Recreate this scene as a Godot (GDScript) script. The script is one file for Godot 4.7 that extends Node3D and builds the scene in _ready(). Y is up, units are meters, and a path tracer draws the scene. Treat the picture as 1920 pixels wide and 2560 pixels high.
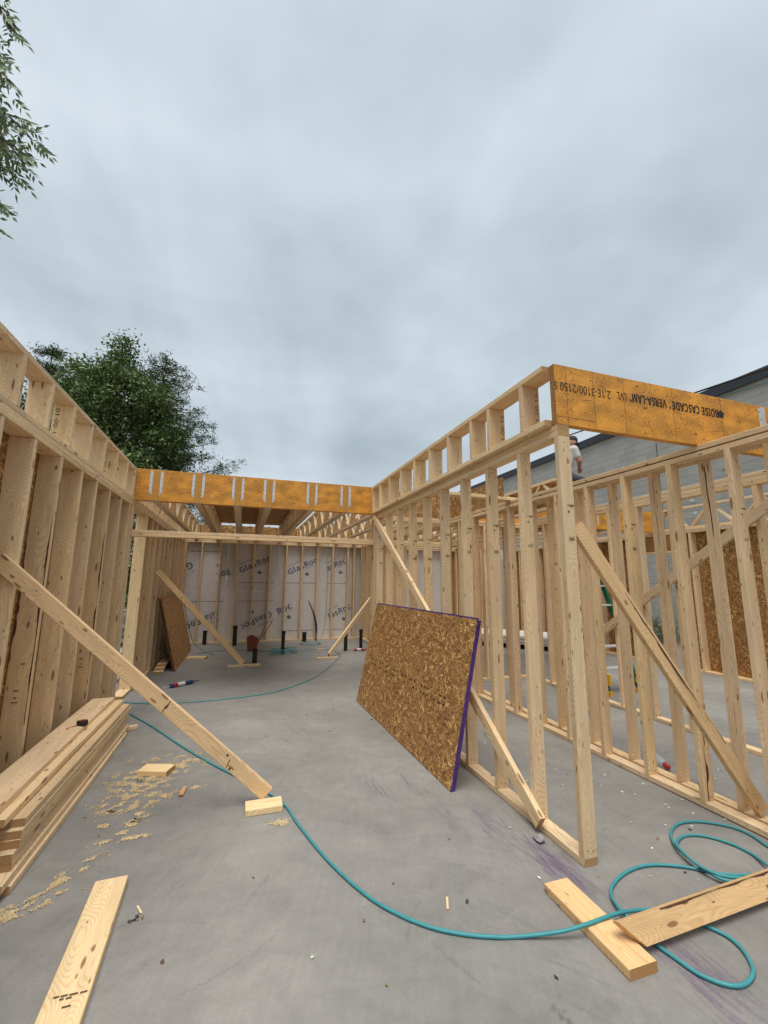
extends Node3D
# A house under construction: framed walls on a concrete slab under an overcast sky.
# Coordinates: X right, Y up, D depth along the framed walls (z = -D), metres, camera foot at the origin.

var rng := RandomNumberGenerator.new()
var M := {}
var used := {}
const FPX := 1050.3257          # focal length in pixels of the 1920 x 2560 photograph
const CAMH := 1.4582
var cr := Vector3.ZERO          # camera right, up and forward in (X, Y, D)
var cu := Vector3.ZERO
var cf := Vector3.ZERO

func V(x: float, y: float, d: float) -> Vector3:
	return Vector3(x, y, -d)

# ---------------------------------------------------------------- helpers: pixels to places on a known plane
func set_axes() -> void:
	var yaw := 0.3212
	var pitch := 0.1645
	var roll := -0.0085
	var r0 := Vector3(cos(yaw), 0, -sin(yaw))
	var f0 := Vector3(sin(yaw), 0, cos(yaw))
	var u1 := Vector3(0, cos(pitch), 0) - f0 * sin(pitch)
	var f1 := Vector3(0, sin(pitch), 0) + f0 * cos(pitch)
	cr = r0 * cos(roll) - u1 * sin(roll)
	cu = r0 * sin(roll) + u1 * cos(roll)
	cf = f1

func ray(px: float, py: float) -> Vector3:
	return cr * ((px - 960.0) / FPX) + cu * ((1280.0 - py) / FPX) + cf

func on_y(px: float, py: float, y := 0.0) -> Vector3:
	var r := ray(px, py)
	var t := (y - CAMH) / r.y
	return V(r.x * t, y, r.z * t)

func on_d(px: float, py: float, d: float) -> Vector3:
	var r := ray(px, py)
	var t := d / r.z
	return V(r.x * t, CAMH + r.y * t, d)

# ---------------------------------------------------------------- helpers: nodes
func numbered(called: String) -> String:
	if not used.has(called):
		used[called] = 0
		return called
	used[called] += 1
	return "%s_%03d" % [called, used[called]]

func tag(o: Node, label: String, category: String, group := "") -> void:
	o.set_meta("label", label)
	o.set_meta("category", category)
	if group:
		o.set_meta("group", group)

func thing(called: String, label: String, category: String, at := Vector3.ZERO, group := "") -> Node3D:
	var o := Node3D.new()
	o.name = numbered(called)
	add_child(o)
	o.position = at
	tag(o, label, category, group)
	return o

func gpos(n: Node) -> Vector3:
	var p := Vector3.ZERO
	while n is Node3D and n != self:
		p += (n as Node3D).position
		n = n.get_parent()
	return p

func gxf(n: Node) -> Transform3D:
	var t := Transform3D()
	while n is Node3D and n != self:
		t = (n as Node3D).transform * t
		n = n.get_parent()
	return t

func put(parent: Node, called: String, mesh: Mesh, mat: Material, xf := Transform3D()) -> MeshInstance3D:
	var o := MeshInstance3D.new()
	o.mesh = mesh
	if mat:
		o.material_override = mat
	if parent == self:
		o.name = numbered(called)
		add_child(o)
	else:
		o.name = called
		parent.add_child(o, true)
	o.transform = gxf(parent).affine_inverse() * xf
	return o

func basis_xy(x: Vector3, y: Vector3) -> Basis:
	var bx := x.normalized()
	var by := (y - bx * y.dot(bx)).normalized()
	return Basis(bx, by, bx.cross(by))

# ---------------------------------------------------------------- helpers: meshes
func tint() -> Color:
	var v := rng.randf_range(0.80, 1.06)
	var w := rng.randf_range(-0.05, 0.10)
	return Color(v * (1.0 + w * 0.25), v * (1.0 - w * 0.15), v * (1.0 - w * 1.1))

func board_mesh(L: float, W: float, T: float, col: Color, side: Material, endm: Material, ch := 0.003, usc := 2.4, vsc := 0.6) -> ArrayMesh:
	var hw := W / 2.0
	var ht := T / 2.0
	var c: float = minf(ch, minf(hw, ht) * 0.5)
	var o := [Vector2(hw, ht - c), Vector2(hw - c, ht), Vector2(-hw + c, ht), Vector2(-hw, ht - c), Vector2(-hw, -ht + c), Vector2(-hw + c, -ht), Vector2(hw - c, -ht), Vector2(hw, -ht + c)]
	var bow := Vector2.ZERO
	if L > 1.0 and side == M.wood:
		bow = Vector2(rng.randfn(0, 0.0009), rng.randfn(0, 0.0017)) * minf(L, 2.4)
	var u0 := rng.randf()
	var per: float = 2.0 * (W + T)
	var v0: float = rng.randf_range(0.0, maxf(0.001, 1.0 - per / vsc))
	var pv := PackedVector3Array()
	var nv := PackedVector3Array()
	var uv := PackedVector2Array()
	var cv := PackedColorArray()
	var ix := PackedInt32Array()
	var run := 0.0
	for i in 8:
		var a: Vector2 = o[i]
		var b: Vector2 = o[(i + 1) % 8]
		var len := a.distance_to(b)
		var e := (b - a).normalized()
		var n := Vector3(0, e.y, -e.x)
		if n.dot(Vector3(0, a.x + b.x, a.y + b.y)) < 0:
			n = -n
		var segs := 6 if L > 1.0 else 1
		var k := pv.size()
		for t in segs + 1:
			var xx := lerpf(-L / 2, L / 2, float(t) / segs)
			var sag := 1.0 - pow(2.0 * xx / L, 2.0)
			for q in [[a, run], [b, run + len]]:
				var pt: Vector2 = q[0]
				pv.append(Vector3(xx, pt.x + bow.x * sag, pt.y + bow.y * sag))
				nv.append(n)
				uv.append(Vector2(u0 + xx / usc, v0 + q[1] / vsc))
				cv.append(col)
		for t in segs:
			var z := k + t * 2
			ix.append_array(PackedInt32Array([z, z + 2, z + 3, z, z + 3, z + 1]))
		run += len
	var m := ArrayMesh.new()
	var ar := []
	ar.resize(Mesh.ARRAY_MAX)
	ar[Mesh.ARRAY_VERTEX] = pv
	ar[Mesh.ARRAY_NORMAL] = nv
	ar[Mesh.ARRAY_TEX_UV] = uv
	ar[Mesh.ARRAY_COLOR] = cv
	ar[Mesh.ARRAY_INDEX] = ix
	m.add_surface_from_arrays(Mesh.PRIMITIVE_TRIANGLES, ar)
	m.surface_set_material(0, side)
	pv = PackedVector3Array()
	nv = PackedVector3Array()
	uv = PackedVector2Array()
	cv = PackedColorArray()
	ix = PackedInt32Array()
	var eu := Vector2(rng.randf(), rng.randf())
	for s in [-1.0, 1.0]:
		var k := pv.size()
		for i in 8:
			pv.append(Vector3(s * L / 2, o[i].x, o[i].y))
			nv.append(Vector3(s, 0, 0))
			uv.append(eu + o[i] / 0.3)
			cv.append(col)
		for i in range(1, 7):
			if s > 0:
				ix.append_array(PackedInt32Array([k, k + i + 1, k + i]))
			else:
				ix.append_array(PackedInt32Array([k, k + i, k + i + 1]))
	ar = []
	ar.resize(Mesh.ARRAY_MAX)
	ar[Mesh.ARRAY_VERTEX] = pv
	ar[Mesh.ARRAY_NORMAL] = nv
	ar[Mesh.ARRAY_TEX_UV] = uv
	ar[Mesh.ARRAY_COLOR] = cv
	ar[Mesh.ARRAY_INDEX] = ix
	m.add_surface_from_arrays(Mesh.PRIMITIVE_TRIANGLES, ar)
	m.surface_set_material(1, endm)
	return m

# a board whose outline (x, y) is given, with grain along x
func slant_board(o: Array, T: float, col: Color) -> ArrayMesh:
	var st := SurfaceTool.new()
	st.begin(Mesh.PRIMITIVE_TRIANGLES)
	var u0 := rng.randf()
	for s in [1.0, -1.0]:
		for i in ([0, 2, 1, 0, 3, 2] if s > 0 else [0, 1, 2, 0, 2, 3]):
			st.set_normal(Vector3(0, 0, s))
			st.set_color(col)
			st.set_uv(Vector2(u0 + o[i].x / 2.4, 0.2 + o[i].y / 0.6))
			st.add_vertex(Vector3(o[i].x, o[i].y, s * T / 2))
	for i in o.size():
		var a: Vector2 = o[i]
		var b: Vector2 = o[(i + 1) % o.size()]
		var e := (b - a).normalized()
		for q in [[a, 1.0], [b, 1.0], [b, -1.0], [a, 1.0], [b, -1.0], [a, -1.0]]:
			st.set_normal(Vector3(e.y, -e.x, 0))
			st.set_color(col)
			st.set_uv(Vector2(u0 + q[0].x / 2.4, 0.5 + q[1] * T / 1.2))
			st.add_vertex(Vector3(q[0].x, q[0].y, q[1] * T / 2))
	var m := st.commit()
	m.surface_set_material(0, M.wood)
	return m

# a piece of lumber: c centre, along its length, wide its width direction
func lum(parent: Node, called: String, c: Vector3, along: Vector3, wide: Vector3, L: float, W: float, T: float, col = null) -> MeshInstance3D:
	var t: Color = tint() if col == null else col
	return put(parent, called, board_mesh(L, W, T, t, M.wood, M.wood_end), null, Transform3D(basis_xy(along, wide), c))

# a piece between two end points (centres of its ends)
func stick(parent: Node, called: String, a: Vector3, b: Vector3, wide: Vector3, W: float, T: float, col = null) -> MeshInstance3D:
	return lum(parent, called, (a + b) / 2.0, b - a, wide, a.distance_to(b), W, T, col)

func sheet(parent: Node, called: String, c: Vector3, along: Vector3, wide: Vector3, L: float, W: float, T: float, side: Material, endm: Material, us := 0.9, col := Color(1, 1, 1)) -> MeshInstance3D:
	return put(parent, called, sheet_mesh(L, W, T, side, endm, us, col), null, Transform3D(basis_xy(along, wide), c))

# a flat sheet: both broad faces carry the face material, the four edges the other
func sheet_mesh(L: float, W: float, T: float, face: Material, edge: Material, us: float, col: Color) -> ArrayMesh:
	var m := ArrayMesh.new()
	var off := Vector2(rng.randf(), rng.randf())
	var h := Vector3(L / 2, W / 2, T / 2)
	for pass_no in 2:
		var st := SurfaceTool.new()
		st.begin(Mesh.PRIMITIVE_TRIANGLES)
		var faces: Array = [[2, 1.0], [2, -1.0]] if pass_no == 0 else [[0, 1.0], [0, -1.0], [1, 1.0], [1, -1.0]]
		for fa in faces:
			var ax: int = fa[0]
			var s: float = fa[1]
			var i1 := (ax + 1) % 3
			var i2 := (ax + 2) % 3
			var n := Vector3.ZERO
			n[ax] = s
			var q := []
			for w in [Vector2(-1, -1), Vector2(1, -1), Vector2(1, 1), Vector2(-1, 1)]:
				var p := Vector3.ZERO
				p[ax] = s * h[ax]
				p[i1] = w.x * h[i1]
				p[i2] = w.y * h[i2]
				q.append(p)
			var order: Array = [0, 2, 1, 0, 3, 2] if s > 0 else [0, 1, 2, 0, 2, 3]
			for i in order:
				var p: Vector3 = q[i]
				st.set_normal(n)
				st.set_color(col)
				var t: Vector2 = Vector2(p.x, p.y)
				if ax == 0:
					t = Vector2(p.y, p.z)
				elif ax == 1:
					t = Vector2(p.x, p.z)
				st.set_uv(off + t / us)
				st.add_vertex(p)
		st.commit(m)
		m.surface_set_material(pass_no, face if pass_no == 0 else edge)
	return m

func box(parent: Node, called: String, c: Vector3, size: Vector3, mat: Material, b := Basis()) -> MeshInstance3D:
	var bm := BoxMesh.new()
	bm.size = size
	return put(parent, called, bm, mat, Transform3D(b, c))

func smooth_path(pts: Array, n: int) -> PackedVector3Array:
	var out := PackedVector3Array()
	for i in pts.size() - 1:
		var p0: Vector3 = pts[maxi(i - 1, 0)]
		var p1: Vector3 = pts[i]
		var p2: Vector3 = pts[i + 1]
		var p3: Vector3 = pts[mini(i + 2, pts.size() - 1)]
		for k in n:
			out.append(p1.cubic_interpolate(p2, p0, p3, float(k) / n))
	out.append(pts[pts.size() - 1])
	return out

# a tube along a path with a radius (or a list of radii) and closed ends
func tube_mesh(path: PackedVector3Array, radii, sides := 8) -> ArrayMesh:
	var st := SurfaceTool.new()
	st.begin(Mesh.PRIMITIVE_TRIANGLES)
	var n := path.size()
	var up := Vector3(0.13, 0.97, 0.21).normalized()
	var run := 0.0
	for i in n:
		var t: Vector3 = (path[mini(i + 1, n - 1)] - path[maxi(i - 1, 0)]).normalized()
		if absf(t.dot(up)) > 0.97:
			up = Vector3(0.9, 0.1, 0.4).normalized()
		var a := t.cross(up).normalized()
		var b := a.cross(t).normalized()
		up = b
		var r: float = radii if radii is float else radii[i]
		if i > 0:
			run += path[i].distance_to(path[i - 1])
		for k in sides + 1:
			var an := TAU * k / sides
			var d := a * cos(an) + b * sin(an)
			st.set_normal(d)
			st.set_uv(Vector2(float(k) / sides, run))
			st.set_color(Color(1, 1, 1))
			st.add_vertex(path[i] + d * r)
	for i in n - 1:
		for k in sides:
			var q := i * (sides + 1) + k
			for j in [q, q + 1, q + sides + 1, q + 1, q + sides + 2, q + sides + 1]:
				st.add_index(j)
	for e in [0, n - 1]:
		var c := n * (sides + 1) + (0 if e == 0 else 1)
		var dirv: Vector3 = (path[0] - path[1]) if e == 0 else (path[n - 1] - path[n - 2])
		st.set_normal(dirv.normalized())
		st.set_uv(Vector2.ZERO)
		st.set_color(Color(1, 1, 1))
		st.add_vertex(path[e])
		for k in sides:
			var q: int = e * (sides + 1) + k
			if e == 0:
				for j in [c, q + 1, q]:
					st.add_index(j)
			else:
				for j in [c, q, q + 1]:
					st.add_index(j)
	return st.commit()

func tube(parent: Node, called: String, pts: Array, radii, mat: Material, n := 6, sides := 8) -> MeshInstance3D:
	var o := gpos(parent) if parent != self else Vector3.ZERO
	return put(parent, called, tube_mesh(smooth_path(pts, n) if n > 1 else PackedVector3Array(pts), radii, sides), mat, Transform3D(Basis(), Vector3.ZERO))

# a turned shape: profile of (radius, height) along the local y axis
func lathe_mesh(prof: Array, sides := 20) -> ArrayMesh:
	var st := SurfaceTool.new()
	st.begin(Mesh.PRIMITIVE_TRIANGLES)
	st.set_smooth_group(-1)
	for i in prof.size() - 1:
		var a: Vector2 = prof[i]
		var b: Vector2 = prof[i + 1]
		var e := b - a
		if e.length() < 1e-6:
			continue
		var nr := Vector2(e.y, -e.x).normalized()
		for k in sides:
			var t0 := TAU * k / sides
			var t1 := TAU * (k + 1) / sides
			for q in [[a, t0], [b, t1], [b, t0], [a, t0], [a, t1], [b, t1]]:
				var r: Vector2 = q[0]
				var t: float = q[1]
				st.set_normal(Vector3(cos(t) * nr.x, nr.y, sin(t) * nr.x))
				st.set_uv(Vector2(t / TAU, r.y))
				st.add_vertex(Vector3(cos(t) * r.x, r.y, sin(t) * r.x))
	return st.commit()

# a flat polygon (counter-clockwise in x, y) with a small thickness
func prism_mesh(poly: PackedVector2Array, depth: float) -> ArrayMesh:
	var st := SurfaceTool.new()
	st.begin(Mesh.PRIMITIVE_TRIANGLES)
	var tri := Geometry2D.triangulate_polygon(poly)
	for s in [1.0, -1.0]:
		for i in range(0, tri.size(), 3):
			for j in ([0, 2, 1] if s > 0 else [0, 1, 2]):
				var p := poly[tri[i + j]]
				st.set_normal(Vector3(0, 0, s))
				st.set_uv(p)
				st.add_vertex(Vector3(p.x, p.y, s * depth / 2))
	for i in poly.size():
		var a := poly[i]
		var b := poly[(i + 1) % poly.size()]
		var e := (b - a).normalized()
		for q in [[a, 1], [b, 1], [b, -1], [a, 1], [b, -1], [a, -1]]:
			st.set_normal(Vector3(e.y, -e.x, 0))
			st.set_uv(q[0])
			st.add_vertex(Vector3(q[0].x, q[0].y, q[1] * depth / 2))
	return st.commit()

# printed letters lying on a surface: c centre, r reading direction, u up direction of the letters, width of the whole line
func lettering(parent: Node, text: String, c: Vector3, r: Vector3, u: Vector3, width: float, height: float, mat: Material, bold := true, called := "lettering") -> MeshInstance3D:
	var tm := TextMesh.new()
	var f := SystemFont.new()
	f.font_names = PackedStringArray(["Droid Sans"])
	f.font_weight = 700 if bold else 400
	tm.font = f
	tm.text = text
	tm.font_size = 64
	tm.pixel_size = 0.01
	tm.curve_step = 2.0
	tm.depth = 0.02
	var bb := tm.get_aabb()
	var b := basis_xy(r, u)
	var sx := width / maxf(bb.size.x, 0.01)
	var sy := height / maxf(bb.size.y, 0.01)
	b = Basis(b.x * sx, b.y * sy, b.z * 0.04)
	var mid := bb.get_center()
	return put(parent, called, tm, mat, Transform3D(b, c - b * mid))

# ---------------------------------------------------------------- textures
func noise(seed_no: int, freq: float, oct := 4, kind := FastNoiseLite.TYPE_SIMPLEX_SMOOTH) -> FastNoiseLite:
	var n := FastNoiseLite.new()
	n.seed = seed_no
	n.noise_type = kind
	n.frequency = freq
	n.fractal_octaves = oct
	return n

func tex(im: Image) -> ImageTexture:
	im.generate_mipmaps()
	return ImageTexture.create_from_image(im)

# spruce: ring contours stretched along the board, knots that push the rings aside; seamless along the length
func wood_image(seed_no: int) -> Image:
	var w := 1024
	var h := 448
	var n1 := noise(seed_no, 1.0, 2)
	var n2 := noise(seed_no + 5, 1.0, 3)
	var fld := PackedFloat32Array()
	fld.resize(w * h)
	var tone := PackedFloat32Array()
	tone.resize(w * h)
	var dark := PackedFloat32Array()
	dark.resize(w * h)
	var fine := PackedFloat32Array()
	fine.resize(w * h)
	for x in w:
		var a := TAU * x / w
		var ca := cos(a)
		var sa := sin(a)
		for y in h:
			var yy := y * 0.0134
			fld[y * w + x] = n1.get_noise_3d(ca * 0.34, sa * 0.34, yy * 0.42) * 1.6 + yy * 0.10
			fine[y * w + x] = n2.get_noise_3d(ca * 2.6, sa * 2.6, yy * 12.0)
			tone[y * w + x] = n2.get_noise_3d(ca * 0.7 + 7.0, sa * 0.7, yy * 1.6)
	var g := RandomNumberGenerator.new()
	g.seed = seed_no
	for k in 64:
		var kx := g.randi_range(0, w - 1)
		var ky := g.randi_range(6, h - 7)
		var rr: float = g.randf_range(1.6, 3.4) if k % 3 else g.randf_range(3.5, 7.5)
		var el := g.randf_range(0.8, 1.6)
		var reach := int(rr * 5.0)
		for dy in range(-reach, reach + 1):
			var y := ky + dy
			if y < 0 or y >= h:
				continue
			for dx in range(-reach * 2, reach * 2 + 1):
				var x := posmod(kx + dx, w)
				var q := Vector2(dx * 0.62 / el, dy).length() / rr
				var e := exp(-q * q * 0.35)
				fld[y * w + x] += e * 0.34 * signf(dy + 0.5) * minf(absf(dy) / rr, 1.0)
				var d := 1.0 - smoothstep(0.72, 1.12, q + fine[y * w + x] * 0.25)
				dark[y * w + x] = maxf(dark[y * w + x], d * (0.75 + 0.25 * sin(q * 16.0)))
	var by := PackedByteArray()
	by.resize(w * h * 3)
	for i in w * h:
		var ring := fposmod(fld[i] * 11.0, 1.0)
		var late := smoothstep(0.35, 0.9, ring) * (1.0 - smoothstep(0.9, 1.0, ring))
		var f := fine[i]
		var v := 1.0 - late * 0.055 + f * 0.06 + tone[i] * 0.06
		var r := 236.0 * v
		var gg := 207.0 * (v - late * 0.04)
		var b := 166.0 * (v - late * 0.08)
		var d := dark[i]
		r = lerpf(r, 112.0, d * 0.85)
		gg = lerpf(gg, 74.0, d * 0.85)
		b = lerpf(b, 44.0, d * 0.85)
		by[i * 3] = int(clampf(r, 0, 255))
		by[i * 3 + 1] = int(clampf(gg, 0, 255))
		by[i * 3 + 2] = int(clampf(b, 0, 255))
	return Image.create_from_data(w, h, false, Image.FORMAT_RGB8, by)

func end_image() -> Image:
	var s := 256
	var n := noise(71, 0.02, 3)
	var im := Image.create(s, s, false, Image.FORMAT_RGB8)
	for x in s:
		for y in s:
			var q := Vector2(x - 128.0, y + 60.0).length() * 0.16 + n.get_noise_2d(x, y) * 2.0
			var ring := absf(fposmod(q, 1.0) - 0.5) * 2.0
			var v := 0.86 + ring * 0.14 + n.get_noise_2d(x * 9.0, y * 9.0) * 0.16
			im.set_pixel(x, y, Color8(int(clampf(190 * v, 0, 255)), int(clampf(150 * v, 0, 255)), int(clampf(104 * v, 0, 255))))
	return im

# strand board: thousands of thin flakes laid over one another
func osb_images() -> Array:
	var s := 640
	var by := PackedByteArray()
	by.resize(s * s * 3)
	var hb := PackedByteArray()
	hb.resize(s * s)
	for i in s * s:
		by[i * 3] = 132
		by[i * 3 + 1] = 94
		by[i * 3 + 2] = 54
	var g := RandomNumberGenerator.new()
	g.seed = 12
	for k in 4600:
		var cx := g.randf() * s
		var cy := g.randf() * s
		var an := g.randfn(0.0, 0.55) + (0.0 if g.randf() < 0.75 else PI / 2)
		var L := g.randf_range(14.0, 52.0)
		var W := g.randf_range(2.0, 10.0)
		var c := cos(an)
		var sn := sin(an)
		var kind := g.randf()
		var col := Vector3(178, 132, 76)
		if kind < 0.15:
			col = Vector3(214, 172, 110)
		elif kind < 0.5:
			col = Vector3(154, 110, 60)
		elif kind < 0.66:
			col = Vector3(128, 86, 46)
		col *= g.randf_range(0.86, 1.12)
		var hh := g.randi_range(60, 230)
		var tx := g.randf_range(-1.0, 1.0)
		for iu in range(-int(L / 2), int(L / 2) + 1):
			var taper: float = 1.0 - pow(absf(iu) / (L / 2 + 1.0), 6.0)
			var hw := int(W / 2 * taper + 0.5)
			for iw in range(-hw * 2, hw * 2 + 1):
				var iv := iw * 0.5
				var x := posmod(int(cx + iu * c - iv * sn), s)
				var y := posmod(int(cy + iu * sn + iv * c), s)
				var v: float = 1.0 + 0.07 * sin(iv * 2.1 + tx * 5.0) + tx * iv * 0.012
				if absf(iv) >= hw - 0.4 and iv * tx > 0:
					v *= 0.82
				var i := y * s + x
				by[i * 3] = int(clampf(col.x * v, 0, 255))
				by[i * 3 + 1] = int(clampf(col.y * v, 0, 255))
				by[i * 3 + 2] = int(clampf(col.z * v, 0, 255))
				hb[i] = hh
	return [Image.create_from_data(s, s, false, Image.FORMAT_RGB8, by), Image.create_from_data(s, s, false, Image.FORMAT_L8, hb)]

# laminated veneer: rotary-cut figure under an amber resin face
func lvl_image() -> Image:
	var w := 1024
	var h := 256
	var n := noise(31, 1.0, 3)
	var n2 := noise(37, 1.0, 4)
	var n3 := noise(39, 1.0, 2)
	var by := PackedByteArray()
	by.resize(w * h * 3)
	var g := RandomNumberGenerator.new()
	g.seed = 3
	var knots := []
	for k in 4:
		knots.append([g.randf() * w, g.randf_range(30, h - 30), g.randf_range(4.0, 6.5)])
	for x in w:
		for y in h:
			var q := n.get_noise_2d(x * 0.0042, y * 0.013) * 1.25
			var dk := 0.0
			for kn in knots:
				var d: float = Vector2((x - kn[0]) * 0.55, y - kn[1]).length() / kn[2]
				if d < 6.0:
					q += exp(-d * d * 0.09) * 0.42
					dk = maxf(dk, smoothstep(1.25, 0.8, d) * (0.4 + 0.6 * absf(sin(d * 4.0))))
			var ring := fposmod(q * 7.5, 1.0)
			var late := smoothstep(0.5, 0.9, ring) * (1.0 - smoothstep(0.9, 1.0, ring))
			var f := n2.get_noise_2d(x * 0.02, y * 0.3)
			var blot := n3.get_noise_2d(x * 0.006, y * 0.012)
			var v := 1.0 - late * 0.26 + f * 0.06 + blot * 0.16
			var r := lerpf(218.0 * v, 84.0, dk * 0.7)
			var gg := lerpf(152.0 * (v - late * 0.09), 44.0, dk * 0.7)
			var b := lerpf(54.0 * (v - late * 0.14), 20.0, dk * 0.7)
			var i := (y * w + x) * 3
			by[i] = int(clampf(r, 0, 255))
			by[i + 1] = int(clampf(gg, 0, 255))
			by[i + 2] = int(clampf(b, 0, 255))
	return Image.create_from_data(w, h, false, Image.FORMAT_RGB8, by)

# trowelled slab, X from -1.6 to 7.8 and D from -3 to 11.2: mottling, scuffs, violet edge-seal smears, stains
const SLAB := Rect2(-1.6, -3.0, 9.4, 14.2)
func slab_image() -> Image:
	var w := 1024
	var h := 1536
	var n1 := noise(201, 0.55, 4)
	var n2 := noise(203, 3.2, 4)
	var n3 := noise(207, 11.0, 3)
	var n4 := noise(209, 1.4, 3)
	var val := PackedFloat32Array()
	val.resize(w * h)
	for y in h:
		var d := SLAB.position.y + SLAB.size.y * y / h
		for x in w:
			var X := SLAB.position.x + SLAB.size.x * x / w
			var a := n1.get_noise_2d(X, d)
			var b := n2.get_noise_2d(X + a, d - a)
			var c := n3.get_noise_2d(X * 0.5 + d * 0.3, d)
			var sw := n4.get_noise_2d(X * 0.8 + d * 2.2, d * 0.7 - X)
			val[y * w + x] = 0.95 + a * 0.13 + b * 0.05 + c * 0.03 + maxf(0.0, sw) * 0.05 + n3.get_noise_2d(X * 3.0 - d * 1.2, d * 0.25 + X * 0.2) * 0.03
	# dark trowel scuffs and pale scrapes
	var g := RandomNumberGenerator.new()
	g.seed = 77
	for k in 1100:
		var cx := g.randf() * w
		var cy := g.randf() * h
		var an := g.randfn(0.5, 0.7)
		var L := g.randf_range(5, 46)
		var amt := g.randf_range(-0.10, 0.06)
		var bend := g.randf_range(-0.02, 0.02)
		for t in int(L):
			an += bend
			cx += cos(an)
			cy += sin(an)
			var x := posmod(int(cx), w)
			var y := posmod(int(cy), h)
			val[y * w + x] += amt * (0.5 + 0.5 * g.randf())
	var by := PackedByteArray()
	by.resize(w * h * 3)
	for i in w * h:
		var v := val[i]
		by[i * 3] = int(clampf(160.0 * v, 0, 255))
		by[i * 3 + 1] = int(clampf(156.0 * v, 0, 255))
		by[i * 3 + 2] = int(clampf(150.0 * v, 0, 255))
	var im := Image.create_from_data(w, h, false, Image.FORMAT_RGB8, by)
	# violet streaks rubbed off the sheet edges: many thin strokes
	for s in [[0.99, 3.02, 0.26, 34, 0.5], [1.28, 3.06, 0.2, 26, 0.4], [1.55, 2.36, 0.34, 60, 0.6], [1.66, 1.95, 0.30, 110, 0.85], [1.74, 1.27, 0.34, 90, 0.8], [0.7, 4.2, 0.3, 22, 0.35], [0.35, 4.9, 0.35, 16, 0.3], [1.35, 2.6, 0.3, 30, 0.3]]:
		for k in s[3]:
			var X: float = s[0] + g.randfn(0, 0.055)
			var d: float = s[1] + g.randfn(0, s[2] * 0.36)
			var an := 1.62 + g.randfn(0, 0.10)
			var L := g.randf_range(0.06, 0.34)
			var al: float = g.randf_range(0.03, 0.15) * s[4]
			var steps := int(L / 0.006)
			for t in steps:
				var xx := X + cos(an) * t * 0.006
				var dd := d + sin(an) * t * 0.006
				var px := int((xx - SLAB.position.x) / SLAB.size.x * w)
				var py := int((dd - SLAB.position.y) / SLAB.size.y * h)
				if px < 0 or py < 0 or px >= w or py >= h:
					continue
				im.set_pixel(px, py, im.get_pixel(px, py).lerp(Color8(92, 66, 108), al))
	# fine parallel scratches and grey rubber scuffs
	for s in [[0.5, 4.3, 0.5, 60], [0.95, 3.55, 0.35, 70], [1.35, 3.2, 0.25, 40], [1.42, 2.2, 0.3, 70], [0.2, 5.2, 0.5, 40], [1.2, 1.6, 0.4, 50], [2.3, 2.4, 0.5, 30]]:
		for k in s[3]:
			var X: float = s[0] + g.randfn(0, s[2] * 0.4)
			var d: float = s[1] + g.randfn(0, s[2] * 0.4)
			var an: float = 1.9 + s[0] * 0.3 + g.randfn(0, 0.16)
			var al := g.randf_range(0.02, 0.09)
			var dark_one := g.randf() < 0.65
			for t in int(g.randf_range(6, 40)):
				var px := int((X + cos(an) * t * 0.007 - SLAB.position.x) / SLAB.size.x * w)
				var py := int((d + sin(an) * t * 0.007 - SLAB.position.y) / SLAB.size.y * h)
				if px < 0 or py < 0 or px >= w or py >= h:
					continue
				im.set_pixel(px, py, im.get_pixel(px, py).lerp(Color8(84, 80, 82) if dark_one else Color8(196, 194, 190), al))
	# hairline cracks
	for cpts in [[1.12, 1.45, 1.2, 0.7], [2.2, 3.4, 2.5, 4.4], [0.2, 6.2, -0.2, 7.2]]:
		var a := Vector2(cpts[0], cpts[1])
		var b := Vector2(cpts[2], cpts[3])
		for t in 240:
			var p := a.lerp(b, t / 240.0) + Vector2(n2.get_noise_1d(t * 0.06) * 0.04, 0)
			var px := int((p.x - SLAB.position.x) / SLAB.size.x * w)
			var py := int((p.y - SLAB.position.y) / SLAB.size.y * h)
			im.set_pixel(px, py, im.get_pixel(px, py).darkened(0.12))
	return im

func grit_image() -> Image:
	var s := 512
	var n := noise(301, 0.05, 3)
	n.domain_warp_enabled = true
	var a := n.get_seamless_image(s, s)
	var n2 := noise(305, 0.35, 2)
	var b := n2.get_seamless_image(s, s)
	a.convert(Image.FORMAT_L8)
	b.convert(Image.FORMAT_L8)
	var da := a.get_data()
	var db := b.get_data()
	var by := PackedByteArray()
	by.resize(s * s * 3)
	var g := RandomNumberGenerator.new()
	g.seed = 9
	for i in s * s:
		var v := 226.0 + (da[i] - 128.0) * 0.05 + (db[i] - 128.0) * 0.10 + g.randf_range(-9, 9)
		var c := int(clampf(v, 0, 255))
		by[i * 3] = c
		by[i * 3 + 1] = c
		by[i * 3 + 2] = c
	return Image.create_from_data(s, s, false, Image.FORMAT_RGB8, by)

func mottled(seed_no: int, c1: Color, c2: Color, freq := 0.03, s := 256) -> ImageTexture:
	var n := noise(seed_no, freq, 5)
	var im := n.get_seamless_image(s, s)
	im.convert(Image.FORMAT_L8)
	var d := im.get_data()
	var by := PackedByteArray()
	by.resize(s * s * 3)
	for i in s * s:
		var c := c1.lerp(c2, d[i] / 255.0)
		by[i * 3] = int(c.r * 255)
		by[i * 3 + 1] = int(c.g * 255)
		by[i * 3 + 2] = int(c.b * 255)
	return tex(Image.create_from_data(s, s, false, Image.FORMAT_RGB8, by))

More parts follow.
